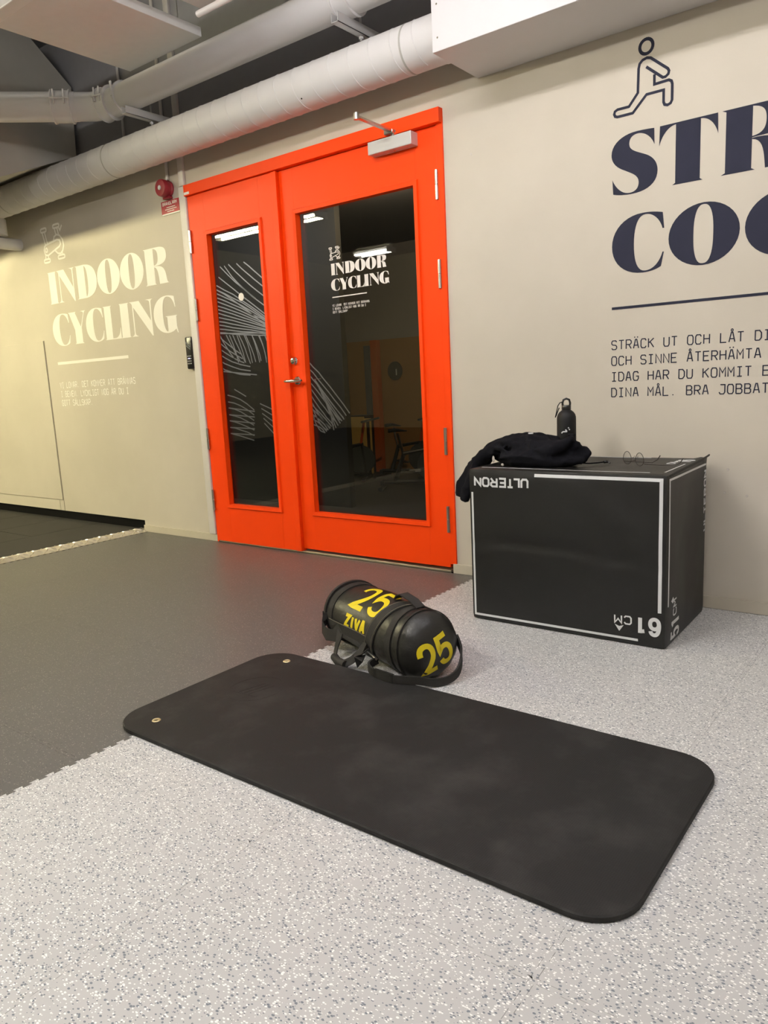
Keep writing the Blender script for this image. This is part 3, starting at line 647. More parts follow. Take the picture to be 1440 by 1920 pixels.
# ------------------------------------------------------------------ DOOR
door = empty('door_1', (-1.511, 0, 0)); tag(door, kind='structure'); DX = -1.511
def dob(name, bm, mat, parent=None, **k):
    bmesh.ops.translate(bm, vec=(-DX, 0, 0), verts=bm.verts)
    return obj(name, bm, mat, parent or door, **k)
bm = B(); box(bm, XL, XR, -.034, .11, 2.092, HT, .002); dob('frame_head', bm, 'orange_paint')
bm = B(); box(bm, XL, -2.397, -.012, .11, 0.0, 2.092, .001); dob('frame_jamb', bm, 'orange_paint')
bm = B(); box(bm, -.646, XR, -.010, .11, 0.045, 2.092, .001); dob('frame_jamb', bm, 'orange_paint')
bm = B(); box(bm, -2.397, -.646, -.008, .11, 0, .012, .002); dob('threshold', bm, 'sill_metal')
def leaf(x0, x1, gx0, gx1, gz0, gz1, yf, zb, bead=.024, outer=0):
    bm = B(); yb = yf + .045
    box(bm, x0, gx0, yf, yb, zb, 2.088, .0015); box(bm, gx1, x1, yf, yb, zb, 2.088, .0015)
    box(bm, gx0 - .0001, gx1 + .0001, yf, yb, zb, gz0, 0); box(bm, gx0 - .0001, gx1 + .0001, yf, yb, gz1, 2.088, 0)
    lf = dob('door_leaf', bm, 'orange_paint')
    bm = B()      # mitred glazing bead
    w = bead
    o = [(gx0 - .012, gz0 - .012), (gx1 + .012, gz0 - .012), (gx1 + .012, gz1 + .012), (gx0 - .012, gz1 + .012)]
    i = [(gx0 + w - .012, gz0 + w - .012), (gx1 - w + .012, gz0 + w - .012), (gx1 - w + .012, gz1 - w + .012), (gx0 + w - .012, gz1 - w + .012)]
    vo = [bm.verts.new((x, yf, z)) for x, z in o]; vm = [bm.verts.new((x + (.004 if x < (gx0 + gx1) / 2 else -.004), yf - .010, z + (.004 if z < 1 else -.004))) for x, z in o]
    vi = [bm.verts.new((x, yf - .008, z)) for x, z in i]; vk = [bm.verts.new((x, yf + .03, z)) for x, z in i]
    for k in range(4):
        j = (k + 1) % 4
        bm.faces.new((vo[k], vo[j], vm[j], vm[k])); bm.faces.new((vm[k], vm[j], vi[j], vi[k])); bm.faces.new((vi[k], vi[j], vk[j], vk[k]))
    bd = dob('glazing_bead', bm, 'orange_paint', lf)
    bm = B(); box(bm, i[0][0] - .004, i[1][0] + .004, yf + .026, yf + .034, i[0][1] - .004, i[2][1] + .004)
    pn = dob('glass_pane', bm, 'pane_glass', lf)
    return lf, yf + .026
YL, YR = -.020, -.004
lf1, pl1 = leaf(-2.394, -1.657, -2.258, -1.800, .240, 1.866, YL, .012)
lf2, pl2 = leaf(-1.653, -.649, -1.556, -.768, .236, 1.868, YR, .026)
bm = B(); box(bm, -1.690, -1.6535, YL - .008, YL + .002, .012, 2.088, .002); dob('astragal', bm, 'orange_paint', lf1)
# hinges
def hinge(x, z, y, par):
    bm = B()
    for a, b in ((-.064, -.002), (.002, .064)):
        lathe(bm, [(0, a - .002), (.006, a - .002), (.0085, a), (.0085, b), (.006, b + .002), (0, b + .002)], 14, Matrix.Translation((x, y, z)))
    dob('hinge', bm, 'steel', par, smooth=True, angle=35)
for z in (1.834, 1.440, .658, .272):
    hinge(-.648, z, YR - .009, lf2); hinge(-2.395, z, YL - .007, lf1)
# lock and handle
bm = B(); M = Matrix.Translation((-1.628, YR, 1.094)) @ RX
lathe(bm, [(.024, 0), (.024, .005), (.019, .012), (.017, .018), (.013, .020), (0, .020)], 24, M); box(bm, -1.6305, -1.6255, YR - .024, YR - .015, 1.087, 1.101)
dob('lock_cylinder', bm, 'chrome', lf2, smooth=True, angle=35)
bm = B(); M = Matrix.Translation((-1.612, YR, .985)) @ RX
lathe(bm, [(.024, 0), (.024, .006), (.020, .011), (.010, .012), (.009, .045), (0, .05)], 24, M)
tube(bm, [(-1.672, YR - .046, .985), (-1.65, YR - .05, .985), (-1.612, YR - .05, .985), (-1.56, YR - .048, .985), (-1.545, YR - .044, .985)], [.006, .009, .0105, .009, .006], 12)
dob('door_handle', bm, 'chrome', lf2, smooth=True, angle=35)
# door closer
bm = B(); box(bm, -1.000, -.748, -.060, YR, 2.022, 2.080, .003); clo = dob('door_closer', bm, 'closer_silver', door)
bm = B(); lathe(bm, [(.007, 0), (.007, .003), (0, .004)], 14, Matrix.Translation((-.86, -.035, 2.0215)) @ Matrix.Rotation(pi, 4, 'X')); dob('adjusting_screw', bm, 'chrome', clo)
bm = B(); lathe(bm, [(.012, 2.079), (.012, 2.10), (.008, 2.106), (0, 2.106)], 16, Matrix.Translation((-.865, -.035, 0))); dob('spindle', bm, 'chrome', clo, smooth=True, angle=35)
bm = B(); strap(bm, [(-.848, -.012, 2.104), (-.868, -.045, 2.104), (-.872, -.29, 2.112)], .020, .009, (1, 0, 0))
lathe(bm, [(0, 2.100), (.0125, 2.100), (.0125, 2.126), (.009, 2.13), (0, 2.13)], 16, Matrix.Translation((-.872, -.296, 0))); dob('closer_arm', bm, 'steel', clo)
bm = B(); box(bm, -.905, -.855, -.055, -.034, 2.094, 2.112, .002); dob('arm_bracket', bm, 'steel', clo)
bm = B(); box(bm, XL + .004, XL + .05, -.0346, -.034, 2.098, 2.112); dob('marking_label', bm, 'white_print', door)
# white vinyl on the glass
def on_glass(x, z, d): return (x - DX, pl2 - d - .0004, z)
def on_glass1(x, z, d): return (x - DX, pl1 - d - .0004, z)
INDOOR = [('I', -4.067, -3.958), ('N', -3.952, -3.712), ('D', -3.703, -3.449), ('O', -3.441, -3.176), ('O', -3.172, -2.915), ('R', -2.903, -2.668)]
CYCLING = [('C', -4.087, -3.858), ('Y', -3.858, -3.632), ('C', -3.642, -3.425), ('L', -3.417, -3.222), ('I', -3.226, -3.118), ('N', -3.110, -2.852), ('G', -2.856, -2.618)]
LINES = ['VI LOVAR. DET KOMMER ATT BRÄNNAS', 'I BENEN. LYCKLIGT NOG ÄR DU I', 'GOTT SÄLLSKAP.']
def bike_icon(bm, f, w, mp):
    """line icon of an exercise bike in a unit box"""
    def rr(cx, cy, a, b, r=.5):
        return [(cx + a * math.copysign(abs(cos(t)) ** r, cos(t)), cy + b * math.copysign(abs(sin(t)) ** r, sin(t))) for t in np.linspace(0, 2 * pi, 17)]
    st = lambda pts, closed=False: stroke(bm, [f(p) for p in pts], w, mp, closed=closed)
    st(rr(.15, .93, .13, .055), True)                     # saddle
    st([(.08, .875), (.17, .50)]); st([(.19, .875), (.27, .52)])
    st(rr(.74, .95, .14, .05), True)                      # handlebar
    st([(.86, .88), (.90, .80), (1.0, .93)])
    st([(.66, .90), (.70, .70)]); st([(.78, .90), (.82, .68)])
    st([(.56, .54), (.60, .66), (.72, .71), (.86, .66), (.97, .52), (.99, .36), (.93, .22), (.82, .15), (.70, .17), (.58, .28)])   # flywheel
    st([(.20, .50), (.72, .565), (.84, .53), (.86, .42), (.80, .36), (.24, .18), (.12, .22), (.08, .36), (.12, .46), (.20, .50)], True)   # body
    st([(.19 + .045 * cos(t), .345 + .06 * sin(t)) for t in np.linspace(0, 2 * pi, 11)], True)
    st([(.13, .19), (.11, .08)]); st([(.25, .185), (.24, .08)])
    st(rr(.17, .035, .14, .05), True)
    st([(.80, .15), (.78, .10)]); st([(.90, .18), (.90, .10)])
    st(rr(.84, .055, .15, .05), True)
def lettering(parent, mp, mat, fx, fz, s):
    """fx,fz map from the big wall text's metres to this one's; s scale"""
    for ch, a, b in INDOOR: fat_letter(ch, fx(a), fx(b), fz(1.635), fz(1.858), mp, mat, parent)
    for ch, a, b in CYCLING: fat_letter(ch, fx(a), fx(b), fz(1.332), fz(1.555), mp, mat, parent)
    bm = B(); stroke(bm, [(fx(-4.075), fz(1.207)), (fx(-3.178), fz(1.207))], .020 * s, mp); obj('underline', bm, mat, parent)
    for k, t in enumerate(LINES):
        bm = B(); stroke_text(bm, t, fx(-4.080), fz(1.026 - k * .0655), .0300 * s, .0205 * s, .040 * s, .0058 * s, mp); o = obj('text_line', bm, mat, parent); o['kind'] = 'stuff'
    bm = B(); bike_icon(bm, lambda p: (fx(-4.096 + p[0] * .290), fz(1.934 + p[1] * .238)), .0125 * s, mp); obj('bike_icon', bm, mat, parent)
gs = .2605
lettering(lf2, on_glass, 'glass_print', lambda x: -1.345 + (x + 4.067) * gs, lambda z: 1.5185 + (z - 1.635) * gs, gs)
bm = B(); prism(bm, [ell(-2.028, 1.480, .0225, .0225, 24)], on_glass1, .0006); obj('round_sticker', bm, 'glass_print', lf1)
bm = B(); tube(bm, [(-1.512 - DX, pl2 - .004, .99), (-1.46 - DX, pl2 - .004, .99)], .0012, 6); obj('scratch', bm, 'steel', lf2)

# ------------------------------------------------------------------ LETTERING ON THE WALLS
wl = empty('wall_lettering', (-3.35, 0, 1.0)); tag(wl, 'large cream INDOOR CYCLING lettering with bike icon on wall left of orange doors', 'lettering')
def mwall(ox):
    return lambda x, z, d: (x - ox, -d - .0005, z - 1.0)
lettering(wl, mwall(-3.35), 'white_print', lambda x: x, lambda z: z, 1)
wr = empty('wall_lettering', (.45, 0, 1.0)); tag(wr, 'navy stretching text and figure icon on wall above the black box', 'lettering')
mp = mwall(.45)
for ch, a, b in (('S', .167, .347), ('T', .352, .563), ('R', .575, .812)): fat_letter(ch, a, b, 1.638, 1.857, mp, 'navy_print', wr)
for ch, a, b in (('C', .170, .375), ('O', .392, .646), ('O', .663, .917)): fat_letter(ch, a, b, 1.336, 1.554, mp, 'navy_print', wr, inner=.14)
bm = B(); stroke(bm, [(.170, 1.205), (.82, 1.205)], .0105, mp); obj('underline', bm, 'navy_print', wr)
for k, t in enumerate(['STRÄCK UT OCH LÅT DIN', 'OCH SINNE ÅTERHÄMTA', 'IDAG HAR DU KOMMIT E', 'DINA MÅL. BRA JOBBAT']):
    letters(t, .1700, 1.0415 - k * .0640, .0300, .0205, .0350, .0042, mp, 'navy_print', wr)
bm = B()
def MS(pts, closed=False, w=.0098): stroke(bm, pts, w, mp, closed=closed)
MS([(.2995 + .0245 * cos(t), 2.150 + .0255 * sin(t)) for t in np.linspace(0, 2 * pi, 25)], True, .0115)
MS([(.300, 2.079), (.362, 2.026), (.372, 2.026), (.382, 2.033), (.3845, 2.043), (.380, 2.052), (.328, 2.096), (.316, 2.106), (.302, 2.110), (.286, 2.106), (.275, 2.096), (.271, 2.080), (.269, 1.996), (.235, 1.955), (.190, 1.955), (.180, 1.950), (.177, 1.941), (.181, 1.932), (.190, 1.9285), (.250, 1.9285), (.302, 1.982), (.366, 1.982), (.366, 1.940), (.370, 1.930), (.381, 1.926), (.392, 1.930), (.397, 1.940), (.397, 1.995), (.394, 2.006), (.384, 2.012), (.331, 2.010), (.331, 2.045)], False)
obj('stretching_figure', bm, 'navy_print', wr)

# ------------------------------------------------------------------ small things on the wall
al = empty('fire_alarm', (-2.582, -.002, 2.168)); tag(al, 'round dark red fire alarm sounder on the wall beside the orange door', 'alarm')
bm = B(); lathe(bm, [(.048, 0), (.048, .010), (.044, .014), (.044, .030), (.050, .034), (.050, .060), (.046, .066), (.030, .068), (0, .068)], 32, RX); obj('body', bm, 'alarm_red', al, True, 35)
bm = B(); lathe(bm, [(.014, .066), (.013, .072), (.007, .076), (0, .077)], 20, RX); obj('lens', bm, 'lens_clear', al, True, 35)
bm = B(); box(bm, -.03, .03, -.03, 0, -.058, -.045, .003); obj('base_lug', bm, 'alarm_red', al)
sg = empty('alarm_sign', (-2.583, -.001, 2.070)); tag(sg, 'small red sign with white text below the fire alarm', 'sign')
bm = B(); box(bm, -.086, .086, -.003, 0, -.036, .037, .0008); obj('plate', bm, 'sign_red', sg)
bm = B(); box(bm, -.080, .088, -.004, 0, -.044, -.036, .0008); obj('white_edge', bm, 'white_print', sg)
ms = lambda x, z, d: (x, -.0031 - d, z)
bm = B(); stroke_text(bm, 'BRANDLARM', -.072, .012, .0158, .0115, .0165, .0032, ms); o = obj('heading', bm, 'white_print', sg); o['kind'] = 'stuff'
bm = B()
for z, a, b in ((-.002, -.035, .048), (-.0135, -.05, .06), (-.025, -.03, .036)):
    x = a
    while x < b:
        w = .008 + .006 * rnd.random(); stroke(bm, [(x, z), (min(x + w, b), z)], .0046, ms); x += w + .0025
o = obj('small_print', bm, 'white_print', sg); o['kind'] = 'stuff'
rd = empty('card_reader', (-2.500, -.001, 1.19)); tag(rd, 'slim black card reader with keypad on the wall by the orange door', 'card reader')
bm = B(); box(bm, -.030, .030, -.030, 0, -.098, .098, .008); obj('body', bm, 'black_plastic', rd, True, 40)
bm = B()
for r in range(4):
    for c in range(3): box(bm, -.018 + c * .014, -.010 + c * .014, -.0308, -.029, -.022 - r * .015, -.016 - r * .015)
o = obj('keypad', bm, 'key_white', rd); o['kind'] = 'stuff'
bm = B(); box(bm, -.008, .006, -.0312, -.029, -.0355, -.030); obj('indicator', bm, 'key_glow', rd)
def tri_strokes(x, z, d): return (x, -.0305 - d, z)
bm = B(); stroke(bm, [(-.022, .066), (.018, .034)], .006, tri_strokes); stroke(bm, [(-.020, .045), (.016, .022)], .005, tri_strokes); obj('decor_stripe', bm, 'grey_post', rd)
tk = empty('cable_trunking', (-2.444, 0, .046)); tag(tk, 'vertical white cable trunking running up beside the orange door frame', 'trunking')
bm = B(); box(bm, -.030, .030, -.022, 0, 0, 2.11, .006); obj('lower_cover', bm, 'trunking_white', tk, True, 40)
bm = B(); box(bm, -.022, .024, -.020, 0, 2.112, ZC - .05, .005); obj('upper_cover', bm, 'trunking_white', tk, True, 40)
bm = B(); tube(bm, [(-2.575, -.012, 2.218), (-2.575, -.012, ZC)], .010, 10); o = obj('alarm_conduit', bm, 'trunking_white', None, True, 40); tag(o, 'thin white conduit dropping to the red fire alarm', 'conduit')

# ------------------------------------------------------------------ OVERHEAD
# spiral duct
dk = empty('spiral_duct', (-2.5, -.18, 2.353)); tag(dk, 'long white spiral air duct running along the wall above the orange doors', 'duct')
bm = B(); tube(bm, [(-4.5, 0, 0), (2.072, 0, 0)], .097, 40); obj('duct_body', bm, 'duct_grey', dk, True, 40)
bm = B(); pitch_ = .115
def helix(x0, x1, r, hw=.004):
    n = int((x1 - x0) / pitch_ * 28); rings = []
    for k in range(n + 1):
        a = 2 * pi * k / 28; x = x0 + (x1 - x0) * k / n; dirv = Vector((0, cos(a), sin(a)))
        rings.append([bm.verts.new(Vector((x + dx, 0, 0)) + dirv * rr) for dx, rr in ((-hw, r - .001), (-hw * .4, r + .0022), (hw * .4, r + .0022), (hw, r - .001))])
    for a, b in zip(rings, rings[1:]):
        for k in range(3): bm.faces.new((a[k], a[k + 1], b[k + 1], b[k]))
helix(-2.85, 1.95, .097)
o = obj('spiral_seam', bm, 'duct_grey', dk, True)
for x in (-.34, 1.86, -1.62):
    bm = B(); tube(bm, [(x - .004, 0, 0), (x + .004, 0, 0)], .0985, 40); obj('joint_ring', bm, 'plenum_grey', dk, True, 40)
bm = B(); tube(bm, [(2.02, 0, 0), (2.0735, 0, 0)], .0995, 40); obj('collar', bm, 'duct_grey', dk, True, 40)
bm = B(); tube(bm, [(2.066, 0, 0), (2.0738, 0, 0)], .1005, 40); obj('sealant', bm, 'stitch', dk, True, 40)
bm = B(); lathe(bm, [(.004, 0), (.003, .002), (0, .002)], 8, Matrix.Translation((1.27, -.07, -.068)) @ Matrix.Rotation(2.3, 4, 'X')); obj('rivet', bm, 'black_gap', dk)
# white ventilation box
vb = empty('ventilation_box', (1.1, 0, 2.227)); tag(vb, 'large white boxed-in ventilation casing under the ceiling at the right', 'casing')
bm = B(); box(bm, -1.525, 1.9, -.355, -.001, 0, ZC - 2.232, .002); obj('casing', bm, 'white_panel', vb)
for x, z in ((-1.50, .05), (-1.50, .17), (-1.50, .29), (-.4, .05), (.4, .05)):
    bm = B(); lathe(bm, [(.004, 0), (.003, .0015), (0, .0015)], 8, Matrix.Translation((x, -.355, z)) @ RX); obj('screw', bm, 'stitch', vb)
# pipe with elbow and couplings
pp = empty('overhead_pipe', (-2.0, -.292, 2.599)); tag(pp, 'painted grey pipe with elbow and clamps above the spiral duct', 'pipe')
def wp(x, y): return (x + 2.0, y + .292, 0)
bm = B(); tube(bm, [wp(-2.53, -.292), wp(-.428, -.292)], .0775, 32); obj('straight_pipe', bm, 'duct_grey', pp, True, 40)
ex, ey = -2.72, -.292
arc = [wp(ex + .19, ey), wp(ex + .10, ey - .002), wp(ex + .02, ey - .015), wp(ex - .05, ey - .05), wp(ex - .115, ey - .115)]
bm = B(); tube(bm, arc, .076, 32); obj('elbow', bm, 'duct_grey', pp, True, 40)
bm = B(); tube(bm, [wp(ex - .11, ey - .11), wp(ex - .648, ey - .648)], .078, 32); obj('branch_pipe', bm, 'duct_grey', pp, True, 40)
def coupling(a, b, r, name='coupling'):
    a, b = Vector(a), Vector(b); d = (b - a)
    bm = B()
    tube(bm, [a, b], r, 32)
    for t in (0, 1): tube(bm, [a + d * t - d.normalized() * .004, a + d * t + d.normalized() * .004], r + .006, 32)
    nrm = d.normalized().cross(Vector((0, 0, 1)))
    nrm = nrm if nrm.y < 0 else -nrm
    m = (a + b) / 2 + nrm * (r + .004) + Vector((0, 0, .02))
    for t in (-.28, .28):
        tube(bm, [m + d * t + Vector((0, 0, -.03)), m + d * t + Vector((0, 0, .045))], .005, 8)
    tube(bm, [m - d * .55, m + d * .55], .006, 8)
    obj(name, bm, 'duct_grey', pp, True, 40)
coupling(wp(ex - .20, ey - .20), wp(ex - .13, ey - .13), .084)
coupling(wp(ex + .02, ey - .016), wp(ex + .085, ey - .003), .086)
coupling(wp(-2.53, ey), wp(-2.52, ey), .082)
coupling(wp(ex - .57, ey - .57), wp(ex - .50, ey - .50), .082)
coupling(wp(-.93, ey), wp(-.85, ey), .084)
for k, x in enumerate((-.905, -2.44)):
    br = empty('strut_bracket', (x, 0, 2.478)); tag(br, ['slotted strut bracket under the pipe near the white casing', 'slotted strut bracket under the pipe by the elbow'][k], 'bracket', 'wall brackets carrying the pipe')
    bm = B(); box(bm, -.019, -.0165, -.37, -.002, 0, .04); box(bm, .0165, .019, -.37, -.002, 0, .04); box(bm, -.019, .019, -.37, -.002, 0, .0025); obj('channel', bm, 'closer_silver', br)
    bm = B(); tube(bm, [(0, -.19, -.02), (0, -.19, .085)], .005, 8); lathe(bm, [(.011, -.015), (.011, -.004), (0, -.004)], 6, Matrix.Translation((0, -.19, 0))); obj('threaded_rod', bm, 'closer_silver', br)
# plenum at the left, under the ceiling
pn = [(-.05, 2.525), (-.03, 2.955), (-.28, 3.18), (-1.45, 3.18), (-1.45, 2.335), (-.75, 2.24)]  # unseen front edge drawn out to shade the upper left wall
bm = B()
A = [bm.verts.new((-3.45, y, z)) for y, z in pn]; D = [bm.verts.new((-6.5, y, z)) for y, z in pn]
bm.faces.new(A); bm.faces.new(list(reversed(D)))
for k in range(len(pn)): bm.faces.new((A[k], D[k], D[(k + 1) % len(pn)], A[(k + 1) % len(pn)]))
bmesh.ops.recalc_face_normals(bm, faces=bm.faces)
bmesh.ops.translate(bm, vec=(5, 1, -3.18), verts=bm.verts)
o = obj('insulated_duct', bm, 'plenum_grey'); o.location = (-5, -1, 3.18); tag(o, 'bulky dull grey insulated duct under the ceiling at far left', 'duct')
# acoustic ceiling panels
def cpanel(x0, x1, y0, y1, z, label):
    r = empty('ceiling_panel', ((x0 + x1) / 2, (y0 + y1) / 2, z)); tag(r, label, 'ceiling panel', 'hanging acoustic panels')
    w, d = (x1 - x0) / 2, (y1 - y0) / 2
    bm = B(); box(bm, -w, w, -d, d, 0, .045, .003); obj('panel', bm, 'acoustic_panel', r)
    for sx in (-.8, .8):
        for sy in (-.85, .85):
            bm = B(); tube(bm, [(w * sx, d * sy, .045), (w * sx, d * sy, ZC - z)], .002, 6); obj('hanger_wire', bm, 'steel', r)
cpanel(-2.42, -1.815, -1.53, -.315, 2.70, 'pale acoustic ceiling panel above the pipe elbow')
cpanel(-1.63, -1.03, -1.66, -.45, 2.72, 'pale acoustic ceiling panel next to the lamp-side gap, second from left')
cpanel(-.85, -.25, -1.66, -.45, 2.72, 'pale acoustic ceiling panel nearest the white casing')
bm = B(); tube(bm, [(-1.585, -.53, 2.665), (-.55, -.53, 2.665)], .014, 14); o = obj('slim_tube', bm, 'lamp_white', None, True, 40); tag(o, 'slim white tube hanging just below the second ceiling panel', 'tube')
for x in (-1.4, -.7):
    bm = B(); tube(bm, [(x, -.53, 2.679), (x, -.53, 2.719)], .002, 6); w_ = obj('clip', bm, 'steel', o)
# small pipes at far left
bm = B(); tube(bm, [(-4.40, -.9, 2.102), (-4.40, .02, 2.102)], .043, 20); o = obj('wall_pipe', bm, 'duct_grey', None, True, 40); tag(o, 'short pale pipe entering the wall at the left edge', 'pipe')
bm = B(); tube(bm, [(-4.36, -.18, 2.146), (-4.36, -.18, 2.257)], .066, 20); o = obj('drop_pipe', bm, 'duct_grey', None, True, 40); tag(o, 'stubby vertical duct drop under the spiral duct at left edge', 'pipe')
bm = B(); tube(bm, [(-2.95, -.02, 2.4), (-2.95, -.02, ZC)], .008, 8); o = obj('hanger_rod', bm, 'duct_grey', None, True); tag(o, 'thin vertical rod on the dark wall near the pipe elbow', 'rod')

# lamps
def lamp(x0, x1, y, z, tmat, label, grp='fluorescent lamps under the ceiling'):
    r = empty('fluorescent_lamp', ((x0 + x1) / 2, y, z)); tag(r, label, 'lamp', grp); w = (x1 - x0) / 2
    bm = B(); box(bm, -w, w, -.10, .10, .012, .022, .002); box(bm, -w, w, -.035, .035, .022, .07, .004); obj('housing', bm, 'lamp_white', r)
    for s in (-1, 1):
        bm = B(); box(bm, s * w - (s + 1) / 2 * .014, s * w + (1 - s) / 2 * .014, -.095, .095, -.04, .012, .002); obj('end_cap', bm, 'lamp_white', r)
        bm = B(); tube(bm, [(-w + .015, s * .072, -.018), (w - .015, s * .072, -.018)], .013, 8); obj('tube', bm, tmat, r, True, 40)
    for s in (-.7, .7):
        bm = B(); tube(bm, [(w * s, 0, .07), (w * s, 0, ZC - z)], .003, 6); obj('suspension', bm, 'steel', r)
    return r
rl = empty('lighting_rail', (-2.2, -1.28, 2.53)); tag(rl, 'white lighting rail crossing the top left corner', 'rail')
bm = B(); box(bm, -.95, 1.15, -.03, .03, 0, .075, .004); obj('rail_body', bm, 'lamp_white', rl)
for x in (-.7, .8):
    bm = B(); tube(bm, [(x, 0, .075), (x, 0, ZC - 2.53)], .003, 6); obj('suspension', bm, 'steel', rl)
lamp(-1.0, .45, -1.60, 2.70, 'tube_neutral', 'fluorescent lamp hanging in front of the white casing')
lamp(.75, 2.20, -1.60, 2.70, 'tube_neutral', 'fluorescent lamp hanging at the right above the text wall')
lamp(-5.30, -3.78, -2.70, 2.60, 'tube_warm', 'twin tube lamp over the rubber floor, mirrored in the narrow pane')
lamp(-7.0, -5.48, -2.70, 2.60, 'tube_warm', 'unseen warm twin tube lamp added furthest left to brighten the wall')  # added outside the mirrored view, lifts the left wall
lamp(-1.15, -.25, -3.4, 2.55, 'tube_soft', 'fluorescent lamp behind the viewpoint over the floor seam')
lamp(.6, 2.1, -3.9, 2.55, 'tube_dim', 'unseen fluorescent fill lamp added by the viewpoint over the light floor')  # added fill for the lower right wall and floor
lamp(-5.10, -4.55, -4.88, 2.60, 'tube_far', 'short lamp at the back, mirrored in the wide pane')

# ------------------------------------------------------------------ PLYO BOX
BX, BY, BR = -.1869, -.5746, .0109
BW, BD, BH = .762, .508, .610
bxo = empty('plyo_box', (BX, BY, 0), BR); tag(bxo, 'large black vinyl jump box with white outlines and numbers', 'plyo box')
def soft_box():
    nx, ny, nz = 34, 24, 28
    bm = B(); V = {}
    rr = .012
    rn = random.Random(5)
    def P(i, j, k):
        x, y, z = BW * i / nx, BD * j / ny, BH * k / nz
        p = Vector((x, y, z))
        # round edges
        c = Vector((min(max(x, rr), BW - rr), min(max(y, rr), BD - rr), min(max(z, rr), BH - rr))); d = p - c
        if d.length > 1e-9: p = c + d.normalized() * rr
        # gentle wrinkles, strongest mid face
        fx = sin(pi * i / nx); fy = sin(pi * j / ny); fz = sin(pi * k / nz)
        if j == 0:
            crease = math.exp(-((z - (.31 + .02 * sin(x * 5) - .015 * x)) / .010) ** 2) * (1 if x < .74 else 0)
            diag = math.exp(-((z - (.63 - .55 * (x - .28))) / .05) ** 2)
            p.y += fx * fz * (.005 * sin(7 * x + 4 * z) - .003) + .009 * crease * min(1, fx * 3) - .007 * diag * fz * min(1, 2 * fx)
        if i == nx: p.x += fy * fz * (.006 * sin(14 * y + 1.5 * sin(5 * z)) + .002)
        if k == nz: p.z += fx * fy * (-.003 + .0025 * sin(9 * x))
        if k == nz and i >= nx - 1 and j >= ny - 2: p.z += .006; p.x += .004
        return p
    def vert(i, j, k):
        if (i, j, k) not in V: V[(i, j, k)] = bm.verts.new(P(i, j, k))
        return V[(i, j, k)]
    for i in range(nx):
        for j in range(ny):
            for k, fl in ((0, True), (nz, False)):
                q = [vert(i, j, k), vert(i + 1, j, k), vert(i + 1, j + 1, k), vert(i, j + 1, k)]
                bm.faces.new(q[::-1] if fl else q)
        for k in range(nz):
            for j, fl in ((0, False), (ny, True)):
                q = [vert(i, j, k), vert(i + 1, j, k), vert(i + 1, j, k + 1), vert(i, j, k + 1)]
                bm.faces.new(q[::-1] if fl else q)
    for j in range(ny):
        for k in range(nz):
            for i, fl in ((nx, False), (0, True)):
                q = [vert(i, j, k), vert(i, j + 1, k), vert(i, j + 1, k + 1), vert(i, j, k + 1)]
                bm.faces.new(q[::-1] if fl else q)
    return bm
bm = soft_box(); body = obj('cover', bm, 'box_vinyl', bxo, True, 60)
# printed marks ride on the wrinkled faces: sample the cover's surface
import mathutils
_bv = mathutils.bvhtree.BVHTree.FromPolygons([v.co.copy() for v in body.data.vertices], [tuple(p.vertices) for p in body.data.polygons])
def on_front(x, z, d):
    h = _bv.ray_cast(Vector((x, -.3, z)), Vector((0, 1, 0)))[0]
    return (x, (h.y if h else 0) - d - .0006, z)
def on_side(y, z, d):
    h = _bv.ray_cast(Vector((BW + .3, y, z)), Vector((-1, 0, 0)))[0]
    return ((h.x if h else BW) + d + .0006, y, z)
def on_top(x, y, d):
    h = _bv.ray_cast(Vector((x, y, 1)), Vector((0, 0, -1)))[0]
    return (x, y, (h.z if h else BH) + d + .0006)
LW = .0115
def bline(pts, mp, w=LW):
    bm = B(); stroke(bm, pts, w, mp, .0005, sub=.012); obj('white_line', bm, 'box_print', bxo)
bline([(.282, .5915), (.741, .5915), (.741, .131)], on_front)
bline([(.016, .517), (.016, .0225), (.668, .0225)], on_front, .009)
def flip(cx, cz, mp):     # rotate text 180 deg about (cx,cz)
    return lambda x, z, d: mp(2 * cx - x, 2 * cz - z, d)
# ULTERON upside down
cx, cz = .138, .5585
letters('ULTERON', .0215, .5425, .0355, .0250, .0310, .0076, flip(cx, cz, on_front), 'box_print', bxo, sub=.01, narrow=.85)
cx, cz = .706, .079
letters('61', .672, .052, .046, .030, .056, .0135, flip(cx, cz, on_front), 'box_print', bxo, sub=.01)
letters('CM', .590, .076, .034, .024, .028, .0052, flip(.617, .090, on_front), 'box_print', bxo, sub=.01)
bm = B(); prism(bm, [[(.586, .070), (.602, .064), (.618, .070), (.602, .046)]], on_front, .0005); obj('arrow', bm, 'box_print', bxo)
# side face
bline([(.480, .590), (.022, .590), (.022, .150)], on_side, .007)
def up_text(text, z, y, adv, cw, h, w):
    mpv = lambda x, t, d: on_side(y + h - t, z + x, d)       # letters read upwards, tops towards the front edge
    letters(text, 0, 0, adv, cw, h, w, mpv, 'box_print', bxo, sub=.01)
up_text('ULTERON', .335, .458, .0345, .0235, .030, .0068)
up_text('51', .022, .062, .040, .026, .085, .0125)
up_text('CM', .104, .078, .032, .024, .034, .0052)
bm = B(); prism(bm, [[(.072, .150), (.082, .162), (.072, .174), (.052, .162)]], on_side, .0005); obj('arrow', bm, 'box_print', bxo)
